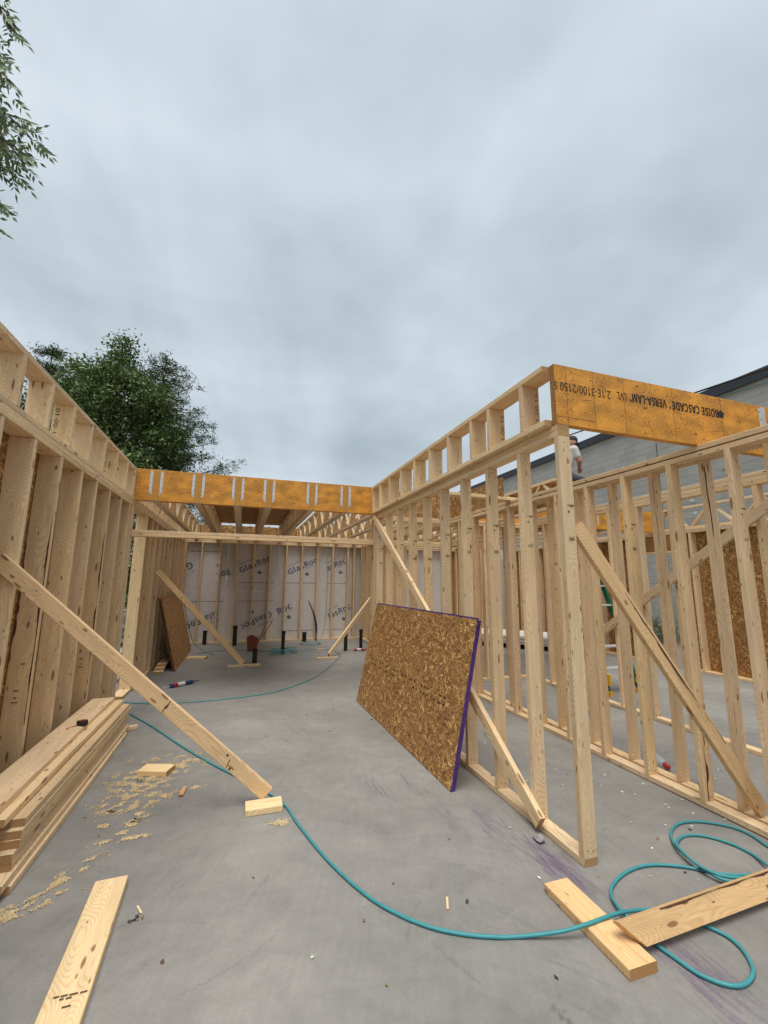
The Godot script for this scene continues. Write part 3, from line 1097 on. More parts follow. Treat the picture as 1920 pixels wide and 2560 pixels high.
# ---------------------------------------------------------------- beams and trusses
func build_beams() -> void:
	var b := thing("laminated_beam", "orange laminated beam spanning the room, six pairs of steel hanger flanges on its face", "beam", V(0.21, PLATE_TOP, 5.78))
	var hh := RIM_TOP - PLATE_TOP - 0.002
	put(b, "beam_ply", beam_mesh(3.03, hh, 0.0445), null, Transform3D(Basis(RT, UP, RT.cross(UP)), V(0.209, PLATE_TOP + 0.001 + hh / 2, 5.777)))
	put(b, "beam_ply", beam_mesh(3.03, hh, 0.0445), null, Transform3D(Basis(RT, UP, RT.cross(UP)), V(0.209, PLATE_TOP + 0.001 + hh / 2, 5.823)))
	for cx in [-1.083, -0.600, -0.116, 0.282, 0.858, 1.336]:
		for s in [-1.0, 1.0]:
			hanger(b, V(cx + s * 0.058, 2.645, 5.7525), s)
		box(b, "hanger_block", V(cx, 2.618, 5.7525), Vector3(0.078, 0.384, 0.004), M.lvl_block)
		# the strap under the beam between the two flanges
		box(b, "hanger_seat", V(cx, PLATE_TOP - 0.0025, 5.80), Vector3(0.092, 0.0022, 0.085), M.steel)
	var v := thing("laminated_beam", "amber laminated beam with upside-down black print, one end on the narrow wall's end post", "beam", V(2.8, PLATE_TOP, 2.02))
	put(v, "beam_ply", beam_mesh(3.0, hh, 0.0435), null, Transform3D(Basis(RT, UP, RT.cross(UP)), V(1.778 + 1.5, PLATE_TOP + 0.001 + hh / 2, 2.0148)))
	var d := 1.9918
	var lf := Vector3(-1, 0, 0)
	var dn := Vector3(0, -1, 0)
	lettering(v, "BOISE CASCADE", V(3.005, 2.690, d), lf, dn, 0.46, 0.062, M.ink)
	lettering(v, "VERSA-LAM", V(2.565, 2.690, d), lf, dn, 0.31, 0.062, M.ink)
	lettering(v, "®", V(2.752, 2.668, d), lf, dn, 0.016, 0.016, M.ink)
	lettering(v, "®", V(2.395, 2.668, d), lf, dn, 0.016, 0.016, M.ink)
	lettering(v, "LVL", V(2.318, 2.685, d), lf, dn, 0.082, 0.052, M.ink, false)
	lettering(v, "2.1E-3100/2150", V(2.02, 2.678, d), lf, dn, 0.405, 0.056, M.ink, false)
	lettering(v, "S", V(1.785, 2.675, d), lf, dn, 0.02, 0.052, M.ink, false)
	var em := PackedVector2Array()
	for k in 10:
		var a := TAU * k / 10.0 + PI / 2
		em.append(Vector2(cos(a), sin(a)) * (0.034 if k % 2 == 0 else 0.026))
	put(v, "printed_emblem", prism_mesh(em, 0.0008), M.ink, Transform3D(Basis(), V(3.262, 2.690, d)))
	# scribed seams in the face veneer
	for x in [1.865, 2.081, 2.338, 2.781, 3.269]:
		box(v, "veneer_seam", V(x, 2.623, 1.9926), Vector3(0.0022, hh - 0.004, 0.0006), M.lvl_seam)
	box(v, "veneer_seam", V(1.93, 2.476, 1.9926), Vector3(0.30, 0.0022, 0.0006), M.lvl_seam)
	hanger(v, V(3.70, 2.645, 1.9915), 1.0)
	box(v, "hanger_plate", V(3.735, 2.63, 1.9915), Vector3(0.05, 0.36, 0.002), M.steel)
	var h := thing("joist_hanger_block", "doubled joist end in a steel hanger at the printed beam's far end", "joist", V(3.83, PLATE_TOP, 1.96))
	stick(h, "joist_end", V(3.80, 2.63, 1.96), V(3.80, 2.63, 1.80), UP, 0.30, 0.038)
	stick(h, "joist_end", V(3.842, 2.63, 1.96), V(3.842, 2.63, 1.78), UP, 0.30, 0.038)
	var t := thing("laminated_beam", "orange laminated beam beyond the double-row wall, carrying steel hangers", "beam", V(5.3, PLATE_TOP, 5.93))
	put(t, "beam_ply", beam_mesh(4.18, hh, 0.089), null, Transform3D(Basis(RT, UP, RT.cross(UP)), V(5.29, PLATE_TOP + 0.001 + hh / 2, 5.945)))
	for x in [5.95, 7.02]:
		box(t, "hanger_plate", V(x, 2.66, 5.898), Vector3(0.05, 0.32, 0.003), M.steel)
		box(t, "hanger_plate", V(x + 0.09, 2.66, 5.898), Vector3(0.03, 0.32, 0.003), M.steel)
	# the low header of two flat planks across the room
	var q := thing("header", "low doubled header plank crossing the opening below the orange beam", "header", V(0.22, 1.98, 5.84))
	plate_x(q, "plank", 5.80, 5.889, 1.982, -1.308, 1.775)
	plate_x(q, "plank", 5.80, 5.889, 2.0205, -1.308, 1.775)
	var q2 := thing("header", "low doubled header plank behind the narrow stud wall", "header", V(2.42, 1.98, 5.84))
	plate_x(q2, "plank", 5.80, 5.889, 1.982, 1.872, 2.975)
	plate_x(q2, "plank", 5.80, 5.889, 2.0205, 1.872, 2.975)
	var sp := thing("spreader", "plank laid across from the short wall to the double-row wall", "plank", V(2.6, PLATE_TOP, 4.2))
	stick(sp, "plank", V(1.872, 2.444, 4.17), V(3.36, 2.444, 4.25), FW, 0.089, 0.038)

func beam_mesh(L: float, H: float, T: float) -> ArrayMesh:
	var m := board_mesh(L, H, T, Color(1, 1, 1), M.lvl, M.lvl_edge, 0.001, 2.6, 1.0)
	# planar coordinates so that the figure runs along each face
	var ar := m.surface_get_arrays(0)
	var pv: PackedVector3Array = ar[Mesh.ARRAY_VERTEX]
	var nv: PackedVector3Array = ar[Mesh.ARRAY_NORMAL]
	var uv := PackedVector2Array()
	var u0 := rng.randf()
	for i in pv.size():
		var p := pv[i]
		if absf(nv[i].z) > 0.6:
			uv.append(Vector2(u0 + p.x / 1.75, 0.5 - p.y / 0.44))
		else:
			uv.append(Vector2(u0 + p.x / 1.75, 0.1 + p.z))
	ar[Mesh.ARRAY_TEX_UV] = uv
	var o := ArrayMesh.new()
	o.add_surface_from_arrays(Mesh.PRIMITIVE_TRIANGLES, ar)
	o.surface_set_material(0, M.lvl)
	o.add_surface_from_arrays(Mesh.PRIMITIVE_TRIANGLES, m.surface_get_arrays(1))
	o.surface_set_material(1, M.lvl_edge)
	return o

# one steel flange: a long strip with a rounded head and a slanted foot, nail heads in it
func hanger(b: Node, c: Vector3, s: float) -> void:
	var w := 0.0155
	var pts := PackedVector2Array([Vector2(-w * 0.2 * s - w * 0.8, -0.13), Vector2(0, -0.155), Vector2(w, -0.13) , Vector2(w, 0.14), Vector2(w * 0.5, 0.156), Vector2(-w * 0.5, 0.156), Vector2(-w, 0.14)])
	if s > 0:
		pts = PackedVector2Array([Vector2(-w, -0.158), Vector2(w, -0.118), Vector2(w, 0.14), Vector2(w * 0.5, 0.156), Vector2(-w * 0.5, 0.156), Vector2(-w, 0.14)])
	else:
		pts = PackedVector2Array([Vector2(-w, -0.118), Vector2(w, -0.158), Vector2(w, 0.14), Vector2(w * 0.5, 0.156), Vector2(-w * 0.5, 0.156), Vector2(-w, 0.14)])
	var f := put(b, "hanger_flange", prism_mesh(pts, 0.002), M.steel, Transform3D(Basis(), c))
	var st := SurfaceTool.new()
	st.begin(Mesh.PRIMITIVE_TRIANGLES)
	var sm := CylinderMesh.new()
	sm.top_radius = 0.0042
	sm.bottom_radius = 0.0042
	sm.height = 0.002
	sm.radial_segments = 6
	sm.rings = 1
	for k in 5:
		st.append_from(sm, 0, Transform3D(Basis(Vector3(1, 0, 0), PI / 2), c + Vector3(0.004 * (1 if k % 2 else -1), 0.125 - 0.06 * k, 0.002)))
	put(f, "nail_heads", st.commit(), M.ink, Transform3D())

func truss(x: float, d0: float, d1: float, label: String, group: String) -> Node3D:
	var t := thing("floor_truss", label, "truss", V(x, PLATE_TOP, (d0 + d1) / 2), group)
	var yb := PLATE_TOP + 0.019
	var yt := RIM_TOP - 0.021
	var L := d1 - d0
	lum(t, "bottom_chord", V(x, yb, (d0 + d1) / 2), FW, RT, L, 0.089, 0.038)
	lum(t, "top_chord", V(x, yt, (d0 + d1) / 2), FW, RT, L, 0.089, 0.038)
	var n := int(round(L / 0.72))
	var p := L / n
	for k in n:
		var a := d0 + p * k
		stick(t, "web", V(x, yb + 0.02, a + 0.05), V(x, yt - 0.02, a + p * 0.46), RT, 0.087, 0.036)
		stick(t, "web", V(x, yt - 0.02, a + p * 0.54), V(x, yb + 0.02, a + p - 0.05), RT, 0.087, 0.036)
	for d in [d0 + 0.02, d1 - 0.02]:
		stick(t, "web", V(x, yb + 0.02, d), V(x, yt - 0.02, d), RT, 0.087, 0.038)
	return t

func copy(o: Node3D, at: Vector3, label := "", group := "") -> Node3D:
	var c: Node3D = o.duplicate()
	c.name = numbered(String(o.name).rstrip("0123456789").trim_suffix("_"))
	add_child(c)
	c.position = at
	if label:
		c.set_meta("label", label)
	if group:
		c.set_meta("group", group)
	return c

func build_trusses() -> void:
	var lab := "open-web wooden floor truss hung behind the wide orange beam"
	var grp := "floor trusses behind the wide orange beam"
	var xs := [-1.083, -0.600, -0.116, 0.282, 0.858, 1.336]
	var t0 := truss(xs[0], 5.85, 11.0, lab, grp)
	var t1 := truss(xs[1], 5.85, 11.0, lab, grp)
	for i in range(2, 6):
		copy(t0 if i % 2 == 0 else t1, V(xs[i], PLATE_TOP, (5.85 + 11.0) / 2), ["", "", "open-web floor truss under the deck sheets, third from the plank-framed outer wall", "open-web floor truss under the deck sheets, fourth from the plank-framed outer wall", "open-web floor truss under the deck sheets' right edge", "open-web floor truss with open sky above, first right of the deck sheets"][i])
	t0.set_meta("label", "open-web floor truss nearest the plank-framed outer wall, open sky above it")
	t1.set_meta("label", "open-web floor truss under the deck sheets' left edge")
	for k in 3:
		copy(t0 if k % 2 == 0 else t1, V(1.815 + 0.48 * k, PLATE_TOP, 5.9 + 2.575), ["open-web floor truss over the far room, in line with the narrow stud wall", "open-web floor truss over the far room, between the narrow and double-row walls' lines", "open-web floor truss over the far room, beside its right stud wall"][k], "floor trusses right of the wide orange beam")
	var l3 := "open-web wooden floor truss beyond the double-row wall, behind the inner orange beam"
	for k in 8:
		copy(t1 if k % 2 == 0 else t0, V(3.45 + 0.48 * k, PLATE_TOP, 6.0 + 2.575), l3, "floor trusses beyond the double-row wall")
	var e := truss(7.47, 2.2, 7.6, "open-web wooden truss standing on the outer wall, grey building showing through", "")
	e.remove_meta("group")
	var k := truss(3.86, 4.25, 5.88, "short open-web truss backed by strand board near the crouching worker", "")
	sheet(k, "backing", V(3.925, 2.62, 5.0), FW, UP, 1.3, 0.37, 0.012, M.osb, M.osb_edge)
	k.remove_meta("group") if k.has_meta("group") else null
	# strand board decking lying on the trusses
	for i in 4:
		var p := sheet(self, "deck_panel", V(0.13, RIM_TOP + 0.0105, 6.46 + 1.222 * i), FW, RT, 1.215, 1.58, 0.018, M.osb, M.osb_edge)
		tag(p, ["strand board deck sheet on the trusses, against the wide orange beam", "strand board deck sheet on the trusses, second from the wide orange beam", "strand board deck sheet on the trusses, third from the wide orange beam", "strand board deck sheet on the trusses, against the far end wall"][i], "deck sheet", "deck sheets on the trusses")
	var p2 := sheet(self, "deck_panel", V(5.35, RIM_TOP + 0.0105, 6.45), FW, RT, 1.1, 2.4, 0.018, M.osb, M.osb_edge)
	tag(p2, "strand board deck sheet under the worker's boots", "deck sheet", "deck sheets on the trusses")

# ---------------------------------------------------------------- braces, loose lumber, sheets
func build_loose_lumber() -> void:
	# brace to the left wall
	var b := thing("brace", "long diagonal prop from the plank-framed outer wall down to a small block", "brace", V(0.2, 0, 3.15))
	var a0 := V(-1.40, 1.575, 3.144)
	var a1 := V(0.245, 0.055, 3.168)
	stick(b, "plank", a0, a1, UP, 0.089, 0.038, Color(0.92, 0.86, 0.78))
	var bd := (a1 - a0).normalized()
	var bu := Vector3(-bd.y, bd.x, 0).normalized()
	var bb := Basis(bd, bu, bd.cross(bu))
	for q in [[1.35, 0.018, 0.05], [1.35, 0.0, 0.03], [1.35, -0.018, 0.045], [1.86, 0.02, 0.014], [1.90, -0.012, 0.05], [1.93, -0.03, 0.012]]:
		box(b, "ink_dash", a0 + bd * q[0] + bu * q[1] + Vector3(0, 0, 0.0195), Vector3(0.006 if q[2] > 0.02 else 0.014, q[2] if q[2] > 0.02 else 0.014, 0.0008), M.stamp, bb * Basis(Vector3(0, 0, 1), 0.3))
	var k := lum(self, "wood_block", V(0.222, 0.0195, 3.08), RT, FW, 0.228, 0.125, 0.038, Color(1.06, 1.02, 0.92))
	tag(k, "short pale block stopping the foot of the long prop above the sawdust", "block")
	# brace on the narrow stud wall
	var c := thing("brace", "diagonal plank nailed flat on the narrow stud wall, passing behind the leaning sheet", "brace", V(1.757, 0, 3.2))
	stick(c, "plank", V(1.757, 0.062, 2.305), V(1.757, 2.372, 5.72), UP, 0.089, 0.038, Color(1.08, 1.04, 0.96))
	# brace from the post to the double-row wall
	var d := thing("brace", "rough bark-edged diagonal brace from the end post to the double-row wall's foot", "brace", V(3.1, 0, 1.99))
	var d0 := V(1.88, 1.80, 2.012)
	var d1 := V(3.155, 0.075, 1.985)
	stick(d, "plank", d0, d1, UP, 0.089, 0.038, Color(0.86, 0.78, 0.66))
	bark_strip(d, d0 + V(0.32, -0.39, -0.021), d1 + V(-0.28, 0.42, -0.021), Vector3(-0.6, -0.45, 0) * 0.4, 0.035, V(0, 0, -1))
	# kicker in the right foreground
	var kw := V(0, 0.075, 0.045).normalized()
	var kb := basis_xy(V(1, 0.002, 0.02), kw)
	var kc := V(0, 0.0705, 1.486) - kb.z * 0.019
	var e := put(self, "kicker_plank", slant_board([Vector2(1.615, -0.0445), Vector2(3.2, -0.0445), Vector2(3.2, 0.0445), Vector2(1.524, 0.0445)], 0.038, Color(0.74, 0.65, 0.52)), null, Transform3D(kb, kc))
	tag(e, "weathered tilted plank, its slanted end against the block that the hose crosses", "plank")
	var kt := Transform3D(kb, kc)
	bark_strip(e, kt * Vector3(1.75, 0.0435, 0.0195), kt * Vector3(3.0, 0.0435, 0.0195), -kb.y, 0.012, kb.z)
	var f := lum(self, "wood_block", V(1.528, 0.0195, 1.674), V(0.012, 0, 1), RT, 0.478, 0.136, 0.038, Color(0.94, 0.82, 0.66))
	tag(f, "thick block flat on the slab, the blue hose crossing over it", "block")
	# braces in the far room
	var g := thing("brace", "diagonal prop behind the low header, in front of the dark leaning sheets", "brace", V(0.1, 0, 7.95))
	stick(g, "plank", V(-1.285, 1.60, 7.56), V(0.10, 0.05, 7.96), UP, 0.089, 0.038, Color(0.96, 0.9, 0.8))
	var g2 := lum(self, "wood_block", V(0.125, 0.0195, 7.90), RT, FW, 0.54, 0.06, 0.038)
	tag(g2, "pale cleat on the slab at the foot of the prop by the dark leaning sheets", "block")
	var h := thing("brace", "diagonal prop behind the low header, rising beside the red cartridge", "brace", V(1.7, 0, 8.4))
	stick(h, "plank", V(1.68, 0.05, 8.36), V(2.96, 1.10, 9.75), UP, 0.089, 0.038)
	var h2 := lum(self, "wood_block", V(1.62, 0.0195, 8.23), RT, FW, 0.41, 0.06, 0.038)
	tag(h2, "pale cleat on the slab at the foot of the prop beside the red cartridge", "block")
	# the stack of planks along the left wall
	var labs := ["bottom plank of the pile along the plank-framed outer wall", "second plank from the bottom of the pile along the plank-framed outer wall", "third plank from the bottom of the pile along the plank-framed outer wall", "fourth plank from the bottom of the pile along the plank-framed outer wall", "fifth plank from the bottom of the pile along the plank-framed outer wall", "sixth plank from the bottom of the pile along the plank-framed outer wall", "seventh plank from the bottom of the pile along the plank-framed outer wall", "eighth plank from the bottom, just under the top of the pile", "topmost wide plank of the pile, a tape measure lying on it"]
	var rows := [[-0.941, 2.661, 4.80], [-0.952, 2.60, 4.90], [-0.965, 2.71, 4.83], [-0.966, 2.706, 4.93], [-0.959, 2.752, 4.86], [-0.959, 2.76, 4.95], [-0.963, 2.796, 4.90]]
	for i in rows.size():
		var r: Array = rows[i]
		var o := lum(self, "plank", V(r[0] - 0.07, 0.038 * i + 0.0195, (r[1] + r[2]) / 2), FW, RT, r[2] - r[1], 0.14, 0.0375)
		tag(o, labs[i], "plank", "planks piled along the left wall")
	# second column behind, against the wall
	for i in 7:
		var o := lum(self, "plank", V(-1.198 + rng.randfn(0, 0.004), 0.038 * i + 0.0195, 3.72 + rng.randfn(0, 0.03)), FW, RT, 2.3, 0.14, 0.0375)
		tag(o, "plank in the hidden back row of the pile, against the plank-framed outer wall", "plank", "planks in the back row of the pile")
	var t1 := lum(self, "plank", V(-1.09, 0.038 * 7 + 0.0195, 3.82), FW, RT, 2.2, 0.14, 0.0375, Color(1.05, 1.02, 0.95))
	tag(t1, labs[7], "plank", "planks piled along the left wall")
	var t2 := lum(self, "plank", V(-1.168, 0.038 * 8 + 0.0195, 3.62), V(0.012, 0, -1), RT, 2.5, 0.184, 0.0375, Color(1.1, 1.08, 1.02))
	tag(t2, labs[8], "plank", "planks piled along the left wall")
	# single board in the left foreground
	var z := lum(self, "plank", V(-0.485, 0.0195, 1.93), V(0.035, 0, -1), RT, 1.30, 0.138, 0.038, Color(1.06, 1.02, 0.93))
	z.rotate_y(0.0)
	tag(z, "single wide plank lying alone on the slab near the sawdust trail", "plank")
	for q in [[-0.52, 1.966, 0.018], [-0.496, 1.964, 0.022], [-0.468, 1.962, 0.026], [-0.437, 1.960, 0.022], [-0.50, 1.952, 0.014], [-0.478, 1.950, 0.018], [-0.475, 1.918, 0.026]]:
		box(z, "ink_dash", V(q[0], 0.0390, q[1]), Vector3(q[2], 0.0006, 0.0045), M.stamp)
	# cut-offs
	var c1 := lum(self, "offcut", V(-0.533, 0.0195, 3.868), V(1, 0, -0.37), FW, 0.224, 0.132, 0.038, Color(1.05, 1.0, 0.88))
	tag(c1, "square offcut lying in the sawdust", "offcut")
	var c2 := lum(self, "offcut", V(-0.71, 0.0195, 8.93), V(1, 0, -0.3), FW, 0.34, 0.14, 0.038)
	tag(c2, "offcut on the slab in front of the dark leaning sheets", "offcut")
	var c3 := lum(self, "offcut", V(-0.30, 0.009, 3.47), V(0.1, 0, 1), RT, 0.12, 0.028, 0.016, Color(0.72, 0.58, 0.44))
	tag(c3, "narrow bark-brown splinter lying beside the sawdust", "offcut")
	var c4 := lum(self, "offcut", V(-0.955, 0.02, 4.98), V(1, 0, 0.4), FW, 0.12, 0.05, 0.035)
	tag(c4, "little offcut at the far foot of the plank pile", "offcut")
	var c5 := lum(self, "offcut", V(1.73, 0.008, 9.42), RT, FW, 0.21, 0.03, 0.015)
	tag(c5, "thin slat on the slab near the black pipe stubs", "offcut")
	for i in 3:
		var o := lum(self, "plank", V(-1.19 + 0.02 * i, 0.0195 + 0.038 * i, 8.1 + 0.05 * i), V(0.08 - 0.05 * i, 0, -1), RT, 0.9 - 0.12 * i, 0.14, 0.0375)
		tag(o, ["bottom short plank beside the dark leaning sheets", "middle short plank beside the dark leaning sheets", "top short plank beside the dark leaning sheets"][i], "plank", "short planks beside the dark leaning sheets")

func build_sheets() -> void:
	# big sheet leaning on the narrow stud wall: foot on the slab, top against the brace
	var t := thing("strand_board_sheet", "large strand board sheet with purple edges leaning on the narrow stud wall", "sheet", V(1.47, 0, 4.1))
	var foot := Vector3(1.452, 0.0, 0)
	var ang := 0.215
	var u := Vector3(sin(ang), cos(ang), 0)
	var turn := -0.022
	var along := Vector3(sin(turn), 0, -cos(turn))
	u = u.rotated(UP, turn)
	var n := along.cross(u).normalized()
	if n.x > 0:
		n = -n
	var c := V(1.462 + 0.0, 0, 4.125) + u * 0.6 + Vector3(0, 0.004, 0) - n * 0.011
	sheet(t, "sheet_face", c + n * 0.0085, along, u, 2.40, 1.198, 0.0175, M.osb, M.purple, 1.0)
	sheet(t, "sheet_face", c - n * 0.0095, along, u, 2.40, 1.194, 0.0175, M.osb, M.purple, 1.05)
	# tongue along the top edge and a printed line across the sheet
	put(t, "edge_tongue", board_mesh(2.39, 0.008, 0.016, Color(1, 1, 1), M.purple, M.purple, 0.001), null, Transform3D(basis_xy(along, n), c + u * 0.604 + n * 0.0085))
	var face := c + n * 0.0182
	for q in [[0.62, "TONGUE AND GROOVE", 0.9, 0.0, 0.03], [0.62, "SUBFLOOR 23/32", 0.7, -0.045, 0.026]]:
		pass
	for k in 26:
		var l := 0.02 + 0.03 * rng.randf()
		var xx: float = -0.95 + 0.074 * k + rng.randfn(0, 0.008)
		for row in 2:
			if rng.randf() < 0.8:
				box(t, "ink_dash", face + along * (-xx) + u * (-0.045 - 0.055 * row), Vector3(l, 0.014, 0.0008), M.osb_ink, Basis(along, u, along.cross(u)))
	# dark sheets leaning on the outer wall behind the low header
	for i in 2:
		var an := 0.255 + 0.012 * i
		var uu := Vector3(-sin(an), cos(an), 0)
		var o := sheet(self, "strand_board_sheet", V(-0.935 - 0.03 * i, 0.003, 8.95 + 0.04 * i) + uu * 0.6, FW, uu, 2.3, 1.2, 0.0175, M.osb, M.osb_edge, 1.05)
		tag(o, ["front dark strand board sheet leaning on the outer wall behind the low header", "rear dark strand board sheet leaning on the outer wall behind the low header"][i], "sheet", "sheets leaning in the far room")
	# pile of pale sheets in the right rooms
	for i in 7:
		var o := sheet(self, "pale_sheet", V(6.35, 0.115 + 0.026 * i, 8.75 + 0.02 * sin(i * 2.1)), Vector3(0.65, 0, 0.76), Vector3(0.76, 0, -0.65), 2.4, 1.2, 0.022, M.gypsum, M.gypsum, 1.3)
		tag(o, "pale wall sheet in the flat pile on the slab beyond the double-row wall", "sheet", "pale sheets piled beyond the double-row wall")
	for i in 3:
		var o := lum(self, "bearer", V(6.35, 0.0505, 8.75) + Vector3(0.65, 0, 0.76).normalized() * (0.9 * (i - 1)), Vector3(0.76, 0, -0.65), UP, 1.1, 0.10, 0.089, Color(0.35, 0.3, 0.26))
		tag(o, "dark bearer under the pile of pale sheets", "timber", "bearers under the pale sheets")


func on_x(px: float, py: float, x: float) -> Vector3:
	var r := ray(px, py)
	var t := x / r.x
	return V(x, CAMH + r.y * t, r.z * t)

# ---------------------------------------------------------------- hoses, pipes, small things
func build_hoses() -> void:
	var r := 0.0076
	var pts := []
	var k := 1.15733
	for q in [[281, 1542], [330, 1570], [390, 1610], [440, 1640], [485, 1664], [550, 1696], [612, 1736], [640, 1775], [690, 1838], [740, 1890], [800, 1940], [860, 1975], [930, 2003], [1000, 2018], [1070, 2024]]:
		pts.append(on_y(q[0] * k, q[1] * k, r + 0.001))
	var z3 := func(x: float, y: float, h: float) -> Vector3: return on_y(1100.0 + x * 0.49427, 1800.0 + y * 0.49427, h)
	for q in [[400, 1095, 0], [600, 1072, 1], [720, 1040, 2], [800, 1012, 2], [880, 984, 2], [960, 966, 1], [1060, 961, 0], [1200, 985, 0], [1300, 1020, 0], [1370, 1052, 0], [1450, 1092, 0], [1520, 1150, 0], [1568, 1220, 0], [1584, 1280, 0], [1552, 1330, 0], [1490, 1345, 0], [1400, 1325, 0], [1300, 1280, 0], [1200, 1212, 0], [1100, 1140, 0], [1010, 1060, 0], [950, 1000, 3], [900, 945, 3], [866, 890, 0], [872, 840, 0], [920, 785, 0], [1000, 745, 0], [1100, 732, 0], [1250, 745, 0], [1400, 775, 0], [1530, 785, 0], [1700, 772, 0], [1790, 740, 0], [1760, 690, 0], [1659, 640, 0], [1560, 575, 0], [1450, 535, 0], [1320, 515, 0], [1230, 518, 0], [1182, 542, 0], [1168, 582, 0], [1190, 632, 3], [1250, 692, 3], [1350, 765, 3], [1450, 812, 3], [1600, 826, 0], [1740, 815, 0], [1760, 780, 0], [1659, 735, 3], [1580, 680, 0], [1480, 630, 0], [1360, 592, 0], [1270, 582, 0], [1215, 597, 0], [1197, 628, 4], [1232, 672, 4], [1300, 730, 4], [1400, 780, 4], [1500, 798, 4], [1660, 800, 3], [1850, 780, 0], [2000, 740, 0]]:
		var h: float = [r + 0.001, 0.028, 0.038 + r + 0.001, r * 3.0, r * 4.4][q[2]]
		pts.append(z3.call(q[0], q[1], h))
	var o := tube(self, "air_hose", pts, r, M.hose, 5, 8)
	tag(o, "thick teal air hose snaking over the slab and looping beside the foreground block", "hose")
	var p2 := []
	for q in [[268, 1517], [330, 1520], [420, 1516], [520, 1506], [600, 1493], [670, 1468], [705, 1446], [724, 1428], [735, 1416], [720, 1405], [690, 1402], [660, 1404], [630, 1406]]:
		p2.append(on_y(q[0] * k, q[1] * k, 0.006))
	for i in 30:
		var a := i * 0.83
		var rr := 0.16 + 0.09 * sin(i * 1.7)
		p2.append(V(0.88 + cos(a) * rr * 1.25, 0.012 + 0.09 * absf(sin(i * 0.55)), 9.05 + sin(a) * rr))
	for q in [[0.5, 9.5], [0.0, 9.8], [-0.5, 9.7], [-0.75, 9.5]]:
		p2.append(V(q[0], 0.006, q[1]))
	var o2 := tube(self, "air_hose", p2, 0.006, M.hose, 5, 6)
	tag(o2, "thin teal hose running to a tangle around a black pipe", "hose")
	var p3 := []
	for i in 15:
		var a := i * 0.9
		p3.append(V(1.62 + cos(a) * 0.24, 0.008 + 0.006 * (i % 3), 10.25 + sin(a) * 0.22))
	p3.append_array([V(1.97, 0.02, 10.84), V(2.06, 0.4, 10.862), V(2.087, 0.67, 10.868), V(2.098, 1.45, 10.872), V(2.09, 2.3, 10.875), V(2.09, 2.44, 10.89)])
	var o3 := tube(self, "air_hose", p3, 0.0055, M.hose, 5, 6)
	tag(o3, "thin green hose hanging down the far wall into a small coil", "hose")
	var p4 := []
	for q in [[-1.26, 1.22, 9.0], [-1.10, 1.10, 9.3], [-0.98, 0.6, 9.55], [-0.86, 0.18, 9.75], [-0.6, 0.02, 9.6], [-0.42, 0.008, 9.2]]:
		p4.append(V(q[0], q[1], q[2]))
	var o4 := tube(self, "air_hose", p4, 0.006, M.hose, 6, 6)
	tag(o4, "thin green hose draped over the dark leaning sheets", "hose")

